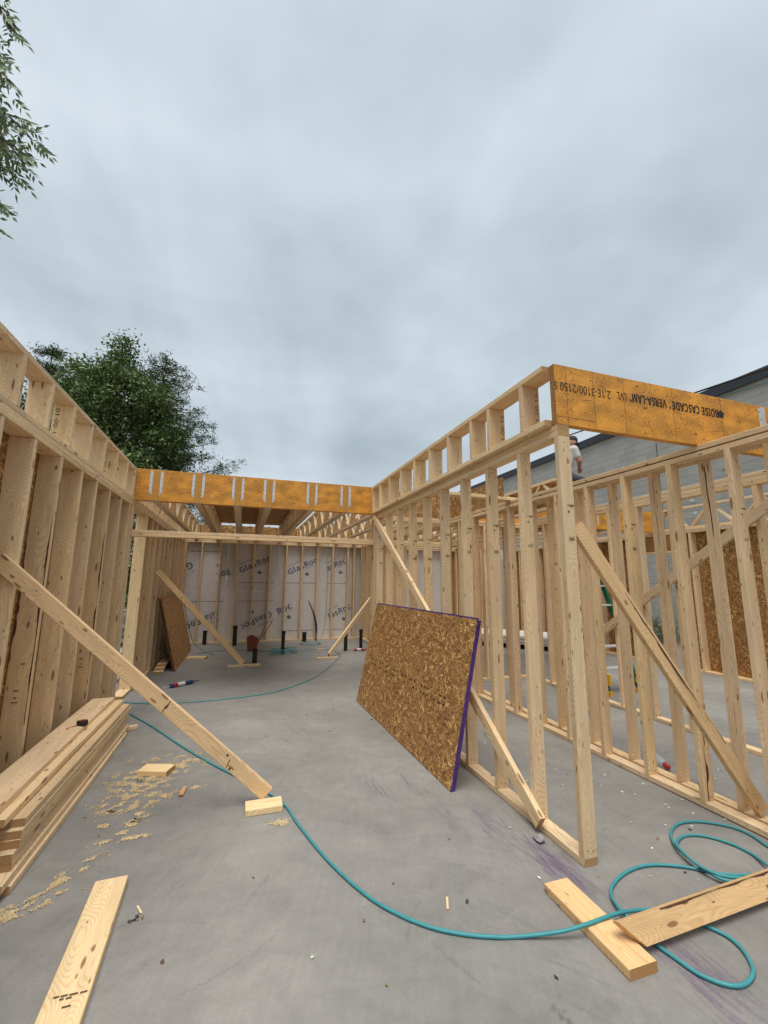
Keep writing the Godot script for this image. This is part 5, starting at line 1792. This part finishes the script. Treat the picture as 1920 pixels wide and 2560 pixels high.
# ---------------------------------------------------------------- neighbouring building, ground, trees
func build_neighbour() -> void:
	var x := 12.0
	var top := 6.56
	var b := thing("block_building", "long grey painted block building with a dark metal roof edge behind the framing", "building", V(x + 2, -0.2, 15))
	box(b, "wall", V(x + 0.16, (top - 0.3) / 2, 18.0), Vector3(0.30, top + 0.3, 52.0), M.mortar)
	box(b, "end_wall", V(x + 5.0, (top - 0.3) / 2, 44.1), Vector3(10.0, top + 0.3, 0.3), M.mortar)
	box(b, "roof_edge", V(x + 0.13, top + 0.10, 18.0), Vector3(0.40, 0.26, 52.2), M.cap)
	box(b, "drip_edge", V(x - 0.085, top - 0.035, 18.0), Vector3(0.03, 0.03, 52.2), M.cap)
	box(b, "roof", V(x + 5.2, top + 0.15, 18.0), Vector3(9.8, 0.12, 52.0), M.cap)
	var variants := []
	for k in 5:
		var v: StandardMaterial3D = M.block.duplicate()
		var q := 0.97 + 0.015 * k
		v.albedo_color = Color(q, q, q)
		variants.append(v)
	var bm := BoxMesh.new()
	bm.size = Vector3(0.02, 0.1982, 0.4040)
	var rest := []
	for k in 5:
		var st := SurfaceTool.new()
		st.begin(Mesh.PRIMITIVE_TRIANGLES)
		rest.append(st)
	var n := 0
	var g := RandomNumberGenerator.new()
	g.seed = 44
	for row in 34:
		var y := top - 0.1016 - row * 0.2032
		for col in range(0, 100):
			var d := -3.0 + col * 0.4064 + (0.2032 if row % 2 else 0.0)
			if absf(d - 9.15) < 0.09:
				d += 0.0
			var var_no := g.randi() % 5
			var near := row < 13 and d > 6.0 and d < 15.4
			var c := V(x + g.randfn(0, 0.0006), y, d)
			if near and n < 300:
				put(b, "block", bm, variants[var_no], Transform3D(Basis(), c))
				n += 1
			else:
				rest[var_no].append_from(bm, 0, Transform3D(Basis(), c - gpos(b)))
	var all := ArrayMesh.new()
	for k in 5:
		rest[k].commit(all)
		all.surface_set_material(k, variants[k])
	var r := MeshInstance3D.new()
	r.mesh = all
	r.name = "blocks"
	b.add_child(r)
	r.set_meta("kind", "stuff")
	box(b, "control_joint", V(x - 0.0115, 3.2, 9.24), Vector3(0.006, 6.7, 0.016), M.ink)
	# chalky paint losses and a cable clipped under the roof edge
	for k in 26:
		var yy := g.randf_range(2.6, 4.6)
		var dd := g.randf_range(5.2, 9.0)
		var pol := PackedVector2Array()
		var m := 9
		for j in m:
			var a := TAU * j / m
			pol.append(Vector2(cos(a) * g.randf_range(0.02, 0.14), sin(a) * g.randf_range(0.015, 0.05)))
		put(b, "paint_scar", prism_mesh(pol, 0.002), M.white if k % 3 == 0 else M.scar, Transform3D(Basis(Vector3(0, 1, 0), -PI / 2), V(x - 0.0125, yy, dd)))
	tube(b, "cable", [on_x(1700, 1035, 11.95), on_x(1795, 995, 11.95), on_x(1860, 972, 11.95), on_x(1920, 953, 11.95), on_x(2050, 915, 11.95)], 0.012, M.cable, 5, 6)
	# overhead service wire running beside the building
	var a0 := on_d(1029, 1211, 22)
	var a1 := on_d(1446, 1080, 9)
	var dv := a0 - a1
	var w := tube(self, "overhead_wire", [a1 - dv * 0.9 + Vector3(0, 0.2, 0), a1, a1.lerp(a0, 0.5) + Vector3(0, -0.12, 0), a0, a0 + dv * 1.2 + Vector3(0, 0.9, 0)], 0.018, M.ink, 8, 5)
	tag(w, "dark overhead wire crossing the sky between the framing and the block building", "wire")

func leaf_mesh(clumps: Array, size: float, cols: Array, seed_no: int, slim := 0.5, droop := 0.2) -> ArrayMesh:
	var g := RandomNumberGenerator.new()
	g.seed = seed_no
	var pv := PackedVector3Array()
	var nv := PackedVector3Array()
	var cv := PackedColorArray()
	var ix := PackedInt32Array()
	for c in clumps:
		var base: Color = cols[g.randi() % cols.size()]
		for i in c[2]:
			var q: Vector3 = Vector3(g.randfn(0, 1), g.randfn(0, 0.8), g.randfn(0, 1)) * c[1] * 0.5
			var p: Vector3 = c[0] + q
			var dir := Vector3(g.randfn(0, 1), g.randfn(0, 0.6) - droop, g.randfn(0, 1)).normalized()
			var nrm := Vector3(g.randfn(0, 0.6), 1.0, g.randfn(0, 0.6)).normalized()
			var sd := dir.cross(nrm).normalized()
			nrm = sd.cross(dir).normalized()
			var s := size * g.randf_range(0.5, 1.55)
			var col := base * g.randf_range(0.75, 1.25)
			col.a = 1.0
			var k := pv.size()
			for w in [Vector3.ZERO, dir * s * 0.45 + sd * s * slim * 0.5, dir * s - nrm * s * 0.12, dir * s * 0.45 - sd * s * slim * 0.5]:
				pv.append(p + w)
				nv.append(nrm)
				cv.append(col)
			ix.append_array(PackedInt32Array([k, k + 2, k + 1, k, k + 3, k + 2]))
	var ar := []
	ar.resize(Mesh.ARRAY_MAX)
	ar[Mesh.ARRAY_VERTEX] = pv
	ar[Mesh.ARRAY_NORMAL] = nv
	ar[Mesh.ARRAY_COLOR] = cv
	ar[Mesh.ARRAY_INDEX] = ix
	var m := ArrayMesh.new()
	m.add_surface_from_arrays(Mesh.PRIMITIVE_TRIANGLES, ar)
	return m

# a broadleaf tree: trunk, limbs reaching into lobes, leaves in clumps over the lobes' outer shells
func tree(label: String, base: Vector3, lobes: Array, trunk_r: float, leaf: float, per: int, seed_no: int, cols: Array) -> void:
	var t := thing("leafy_tree", label, "tree", base)
	var g := RandomNumberGenerator.new()
	g.seed = seed_no
	var topc := Vector3.ZERO
	for l in lobes:
		topc += l[0]
	topc /= lobes.size()
	var fork: Vector3 = base.lerp(topc, 0.55)
	var sp := smooth_path([base, base.lerp(fork, 0.5) + Vector3(0.12, 0, 0.1), fork, topc], 6)
	var rad := []
	for i in sp.size():
		rad.append(lerpf(trunk_r, trunk_r * 0.3, float(i) / sp.size()))
	put(t, "trunk", tube_mesh(sp, rad, 9), M.trunk, Transform3D())
	var clumps := []
	for l in lobes:
		var c: Vector3 = l[0]
		var rr: Vector3 = l[1]
		var lp := smooth_path([fork.lerp(topc, g.randf_range(0.0, 0.6)), fork.lerp(c, 0.6) + Vector3(0, 0.25, 0), c + Vector3(0, rr.y * 0.4, 0)], 5)
		var lr := []
		for i in lp.size():
			lr.append(lerpf(trunk_r * 0.4, 0.015, float(i) / lp.size()))
		put(t, "limb", tube_mesh(lp, lr, 6), M.trunk, Transform3D())
		for k in l[2]:
			var d := Vector3(g.randfn(0, 1), g.randfn(0, 1), g.randfn(0, 1)).normalized() * pow(g.randf(), 0.4)
			clumps.append([c + d * rr, g.randf_range(0.28, 0.62), int(per * g.randf_range(0.5, 1.5))])
	put(t, "crown", leaf_mesh(clumps, leaf, cols, seed_no + 1), M.leaf, Transform3D())

func pine(label: String, base: Vector3, h: float, reach: float, y_from: float, seed_no: int, whorls: int, side := Vector3.ZERO) -> void:
	var t := thing("pine_tree", label, "tree", base)
	var g := RandomNumberGenerator.new()
	g.seed = seed_no
	var tp := PackedVector3Array()
	var tr := []
	for i in 9:
		tp.append(base + Vector3(sin(i * 1.3) * 0.05, h * i / 8.0, 0))
		tr.append(lerpf(0.16, 0.012, i / 8.0))
	put(t, "trunk", tube_mesh(tp, tr, 8), M.trunk, Transform3D())
	var clumps := []
	for w in whorls:
		var q := float(w) / (whorls - 1)
		var y := lerpf(y_from, h * 0.985, q)
		for k in 6:
			var a := TAU * k / 6.0 + g.randf_range(-0.4, 0.4) + w
			var L := reach * (1.0 - q * 0.72) * g.randf_range(0.55, 1.15)
			var dir := Vector3(cos(a), 0, sin(a))
			if side != Vector3.ZERO and dir.dot(side) > 0.2:
				L *= 1.25
			var s := base + Vector3(0, y, 0)
			var e := s + dir * L + Vector3(0, L * g.randf_range(0.0, 0.22) - 0.1, 0)
			var mid := s.lerp(e, 0.5) + Vector3(0, -0.08 * L, 0)
			var path := smooth_path([s, mid, e], 4)
			var rr := []
			for i in path.size():
				rr.append(lerpf(0.03, 0.006, float(i) / path.size()))
			put(t, "bough", tube_mesh(path, rr, 4), M.trunk, Transform3D())
			var nb := int(L * 6.5) + 2
			for j in nb:
				var u := lerpf(0.25, 1.02, (j + g.randf()) / nb)
				var p := s.lerp(e, u) + Vector3(0, -0.16 * L * u * (1.0 - u) * 2.0, 0)
				var out := Vector3(g.randfn(0, 0.16), g.randfn(0, 0.05) + 0.05, g.randfn(0, 0.16)) * (0.5 + L * 0.45)
				clumps.append([p + out * 0.8, g.randf_range(0.14, 0.26), 34])
	put(t, "needles", leaf_mesh(clumps, 0.13, [Color(0.060, 0.092, 0.040), Color(0.08, 0.11, 0.048), Color(0.10, 0.125, 0.055)], seed_no + 1, 0.2, -0.2), M.leaf, Transform3D())

# hanging twigs of long leaflets from a tree whose trunk stands outside the left of the picture
func ash() -> void:
	var t := thing("ash_tree", "tree whose leafy twigs hang over the plank-framed outer wall against the sky", "tree", V(-4.6, -0.18, 4.2))
	var g := RandomNumberGenerator.new()
	g.seed = 19
	var tp := smooth_path([V(-4.6, -0.2, 4.2), V(-4.5, 2.5, 4.1), V(-4.2, 5.0, 3.9), V(-3.6, 7.2, 3.6)], 5)
	var tr := []
	for i in tp.size():
		tr.append(lerpf(0.16, 0.04, float(i) / tp.size()))
	put(t, "trunk", tube_mesh(tp, tr, 10), M.trunk, Transform3D())
	var tw := SurfaceTool.new()
	tw.begin(Mesh.PRIMITIVE_TRIANGLES)
	var pv := PackedVector3Array()
	var nv := PackedVector3Array()
	var cv := PackedColorArray()
	var ix := PackedInt32Array()
	var tips := []
	for q in [[14, 36, 3.3], [74, 128, 3.2], [60, 90, 3.25], [48, 175, 3.3], [30, 140, 3.3], [50, 234, 3.2], [72, 288, 3.2], [64, 345, 3.2], [132, 408, 3.2], [120, 395, 3.2], [106, 462, 3.2], [84, 484, 3.2], [60, 455, 3.25], [95, 430, 3.25], [45, 565, 3.2], [20, 545, 3.2], [6, 623, 3.2], [20, 250, 3.3], [25, 310, 3.3], [30, 370, 3.3], [40, 415, 3.3], [20, 450, 3.3], [10, 200, 3.4], [5, 95, 3.4], [55, 400, 3.15], [15, 400, 3.15], [70, 440, 3.3], [10, 340, 3.2], [-20, 60, 3.3], [-20, 150, 3.3], [-30, 240, 3.3], [-25, 330, 3.3], [-25, 410, 3.3], [-60, 120, 3.4], [-60, 300, 3.4], [-60, 400, 3.4], [-90, 200, 3.5], [-110, 340, 3.5], [-140, 300, 3.5], [-60, -40, 3.5], [-120, 40, 3.5]]:
		tips.append(on_d(q[0] - 50.0, q[1] - 52.0, q[2] + g.randfn(0, 0.08)))
	for k in 60:
		tips.append(V(g.randf_range(-4.9, -2.5), g.randf_range(4.6, 7.6), g.randf_range(2.6, 4.4)))
	for tip in tips:
		var root: Vector3 = tp[tp.size() - 1 - (g.randi() % 8)]
		var s: Vector3 = tip + (root - tip) * g.randf_range(0.30, 0.45) + Vector3(0, 0.22, 0)
		var path := smooth_path([root, s, tip + Vector3(-0.14, 0.14, 0), tip], 5)
		var rr := []
		for i in path.size():
			rr.append(lerpf(0.016, 0.0018, float(i) / path.size()))
		tw.append_from(tube_mesh(path, rr, 4), 0, Transform3D())
		# three to five compound leaves near the tip
		for k in 9:
			var u := lerpf(0.50, 1.0, k / 8.0)
			var p := path[mini(int(u * (path.size() - 1)), path.size() - 1)]
			var ax := Vector3(g.randfn(0.45, 0.6), -0.45 + g.randfn(0, 0.4), g.randfn(0, 0.6)).normalized()
			if k == 8:
				ax = Vector3(0.7, -0.55, g.randfn(0, 0.3)).normalized()
			var sd := ax.cross(Vector3(g.randfn(0, 0.4), g.randfn(0, 0.3), 1)).normalized()
			var base := Color(0.115, 0.160, 0.065) * g.randf_range(0.7, 1.4)
			for j in 7:
				var along := 0.035 + 0.026 * (j / 2) if j < 6 else 0.125
				var ld := (ax * 0.75 + sd * (0.75 if j % 2 == 0 else -0.75)).normalized() if j < 6 else ax
				ld = (ld + Vector3(0, -0.25, 0)).normalized()
				var L := g.randf_range(0.042, 0.070)
				var W := 0.010
				var lw := ld.cross(Vector3(g.randfn(0, 0.5), g.randfn(0, 0.5), 1)).normalized()
				var nr := lw.cross(ld).normalized()
				var b: Vector3 = p + ax * along
				var kk := pv.size()
				for w in [Vector3.ZERO, ld * L * 0.4 + lw * W, ld * L, ld * L * 0.4 - lw * W]:
					pv.append(b + w)
					nv.append(nr)
					cv.append(Color(base.r, base.g, base.b, 1))
				ix.append_array(PackedInt32Array([kk, kk + 2, kk + 1, kk, kk + 3, kk + 2]))
	var ar := []
	ar.resize(Mesh.ARRAY_MAX)
	ar[Mesh.ARRAY_VERTEX] = pv
	ar[Mesh.ARRAY_NORMAL] = nv
	ar[Mesh.ARRAY_COLOR] = cv
	ar[Mesh.ARRAY_INDEX] = ix
	var m := ArrayMesh.new()
	m.add_surface_from_arrays(Mesh.PRIMITIVE_TRIANGLES, ar)
	put(t, "twigs", tw.commit(), M.trunk, Transform3D())
	put(t, "leaves", m, M.leaf, Transform3D())

func build_outside() -> void:
	var pm := PlaneMesh.new()
	pm.size = Vector2(400, 400)
	var gr := put(self, "ground", pm, M.ground, Transform3D(Basis(), Vector3(0, -0.18, 0)))
	gr.set_meta("kind", "structure")
	var greens := [Color(0.130, 0.190, 0.062), Color(0.150, 0.215, 0.070), Color(0.095, 0.150, 0.052), Color(0.185, 0.235, 0.085)]
	# the big broadleaf tree behind the left wall: lobes placed from its outline, all about 16 m away
	var D := 16.0
	var lobes := []
	for q in [[306, 866, 0.22, 0.3, 9], [300, 905, 0.4, 0.42, 20], [280, 950, 0.65, 0.5, 34], [215, 938, 0.55, 0.42, 24], [176, 968, 0.55, 0.4, 22], [345, 968, 0.5, 0.5, 28], [385, 1000, 0.5, 0.5, 26], [130, 985, 0.5, 0.45, 20], [420, 1095, 0.5, 0.5, 22], [245, 1005, 0.9, 0.6, 46], [325, 1035, 0.9, 0.7, 52], [175, 1045, 0.75, 0.6, 34], [395, 1060, 0.62, 0.6, 30], [262, 1090, 1.0, 0.7, 50], [375, 1120, 0.85, 0.7, 44], [205, 1130, 0.9, 0.7, 34], [310, 1165, 1.2, 0.7, 54], [432, 1150, 0.5, 0.5, 20], [250, 1230, 1.3, 0.7, 40], [380, 1240, 1.1, 0.7, 40]]:
		var c := on_d(q[0], q[1], D + (q[0] % 7) * 0.14)
		lobes.append([c, Vector3(q[2], q[3], q[2] * 1.2), q[4]])
	tree("tall dense broadleaf tree rising behind the plank-framed outer wall", V(-4.4, -0.18, 16.4), lobes, 0.28, 0.115, 66, 21, greens)
	var pb := on_d(388, 1150, 17.0)
	var ptop := on_d(385, 905, 17.0)
	pine("sparse pine with long reaching boughs beside the tall broadleaf tree", Vector3(pb.x, -0.18, pb.z), ptop.y + 0.18, 2.9, 3.0, 7, 14, Vector3(1, 0, 0))
	var qb := on_d(100, 1100, 18.0)
	var qt := on_d(108, 868, 18.0)
	pine("dark pine top behind the tall broadleaf tree's shaded side", Vector3(qb.x, -0.18, qb.z), qt.y + 0.18, 1.9, 3.0, 9, 12)
	# lower trees beyond the site
	var k := 0
	for q in [[-9.0, 13.0, 4.6, 2.2], [-7.4, 20.0, 6.0, 2.6], [-3.6, 12.8, 3.4, 1.6], [-0.6, 26.0, 4.6, 2.4], [2.4, 30.0, 5.0, 2.6], [5.6, 32.0, 4.8, 2.6], [-5.2, 9.6, 2.6, 1.5], [-3.4, 28.0, 4.8, 2.4]]:
		var lb := []
		var g := RandomNumberGenerator.new()
		g.seed = 500 + k
		for j in 5:
			lb.append([V(q[0] + g.randfn(0, q[3] * 0.4), q[2] * g.randf_range(0.4, 0.85), q[1] + g.randfn(0, q[3] * 0.4)), Vector3(q[3] * 0.6, q[2] * 0.26, q[3] * 0.6), 30])
		tree(["low leafy tree beyond the outer wall, beside the ash tree", "broad leafy tree behind the dark pine", "low leafy tree just outside the open stud bay", "distant leafy tree behind the printed-board end wall's brown bucket", "distant leafy tree behind the printed-board end wall's hanging hose", "distant leafy tree behind the end wall with the pale sheets", "bushy tree outside the plank-framed wall near the open bay", "distant leafy tree behind the broadleaf and pine"][k], V(q[0], -0.18, q[1]), lb, 0.12, 0.15, 46, 600 + k * 3, greens)
		k += 1
	ash()
	# rubble outside the open bay and a weedy tuft at the block building's foot
	var g2 := RandomNumberGenerator.new()
	g2.seed = 88
	for i in 26:
		var p := on_y(g2.randf_range(255, 330), g2.randf_range(1560, 1700), -0.10)
		var r := put(self, "rock", rock_mesh(g2.randf_range(0.07, 0.2), 900 + i), M.rock, Transform3D(Basis(UP, g2.randf() * TAU), p))
		tag(r, "grey stone in the rubble outside the open stud bay", "rock", "rubble outside the open stud bay")
	var cl := []
	for i in 70:
		var p := on_y(1650 + g2.randfn(0, 22), 1604 + g2.randfn(0, 5), -0.18)
		cl.append([p + Vector3(0, g2.randf_range(0.0, 0.5), 0), 0.25, 22])
	var gs := put(self, "weeds", leaf_mesh(cl, 0.12, [Color(0.05, 0.09, 0.02), Color(0.08, 0.11, 0.03), Color(0.22, 0.22, 0.14)], 31, 0.14, -0.9), M.leaf, Transform3D())
	tag(gs, "green weeds growing at the foot of the grey block building", "weeds")
	gs.set_meta("kind", "stuff")

func build_slab() -> void:
	var t := Node3D.new()
	t.name = "floor"
	add_child(t)
	t.set_meta("kind", "structure")
	var st := SurfaceTool.new()
	st.begin(Mesh.PRIMITIVE_TRIANGLES)
	var a := SLAB.position
	var b := SLAB.end
	for q in [[a.x, a.y], [a.x, b.y], [b.x, b.y], [a.x, a.y], [b.x, b.y], [b.x, a.y]]:
		st.set_normal(UP)
		st.set_tangent(Plane(1, 0, 0, 1))
		st.set_uv(Vector2((q[0] - a.x) / SLAB.size.x, (q[1] - a.y) / SLAB.size.y))
		st.set_uv2(Vector2(q[0], q[1]) / 0.62)
		st.add_vertex(V(q[0], 0, q[1]))
	put(t, "slab_top", st.commit(), M.slab, Transform3D())
	box(t, "slab_body", V((a.x + b.x) / 2, -0.152, (a.y + b.y) / 2), Vector3(SLAB.size.x, 0.296, SLAB.size.y), M.slab_edge)

func _ready() -> void:
	rng.seed = 20240
	set_axes()
	# camera
	var cam := Camera3D.new()
	cam.name = "camera"
	cam.fov = rad_to_deg(2.0 * atan(1280.0 / FPX))
	cam.near = 0.05
	cam.far = 600.0
	add_child(cam)
	cam.transform = Transform3D(Basis(Vector3(cr.x, cr.y, -cr.z), Vector3(cu.x, cu.y, -cu.z), -Vector3(cf.x, cf.y, -cf.z)), Vector3(0, CAMH, 0))
	cam.current = true
	# overcast sky, a broad soft sun behind the cloud
	var env := Environment.new()
	env.background_mode = Environment.BG_SKY
	var sky := Sky.new()
	var pan := PanoramaSkyMaterial.new()
	pan.panorama = ImageTexture.create_from_image(sky_image())
	pan.energy_multiplier = 1.0
	sky.sky_material = pan
	env.sky = sky
	env.tonemap_mode = Environment.TONE_MAPPER_LINEAR
	env.tonemap_exposure = 2.12
	env.sdfgi_enabled = true
	env.ssao_enabled = true
	env.ssil_enabled = true
	var we := WorldEnvironment.new()
	we.name = "world_environment"
	we.environment = env
	add_child(we)
	var sun := DirectionalLight3D.new()
	sun.name = "sun"
	sun.light_energy = 0.5
	sun.light_angular_distance = 40.0
	sun.light_color = Color(1.0, 0.985, 0.96)
	sun.shadow_enabled = true
	add_child(sun)
	sun.look_at_from_position(Vector3(-1.0, 8, 2.2), Vector3.ZERO, Vector3(0, 0, -1))
	make_materials()
	M.scar = flat(Color8(136, 138, 138), 0.95)
	M.cable = flat(Color8(120, 176, 168), 0.5)
	# setting and large structure
	build_slab()
	build_outside()
	build_neighbour()
	build_left_walls()
	build_wall_a()
	build_wall_c()
	build_right_rooms()
	build_far_wall()
	build_beams()
	build_trusses()
	# objects
	build_loose_lumber()
	build_sheets()
	build_hoses()
	build_plumbing()
	build_ladder()
	build_worker()
	build_small_things()
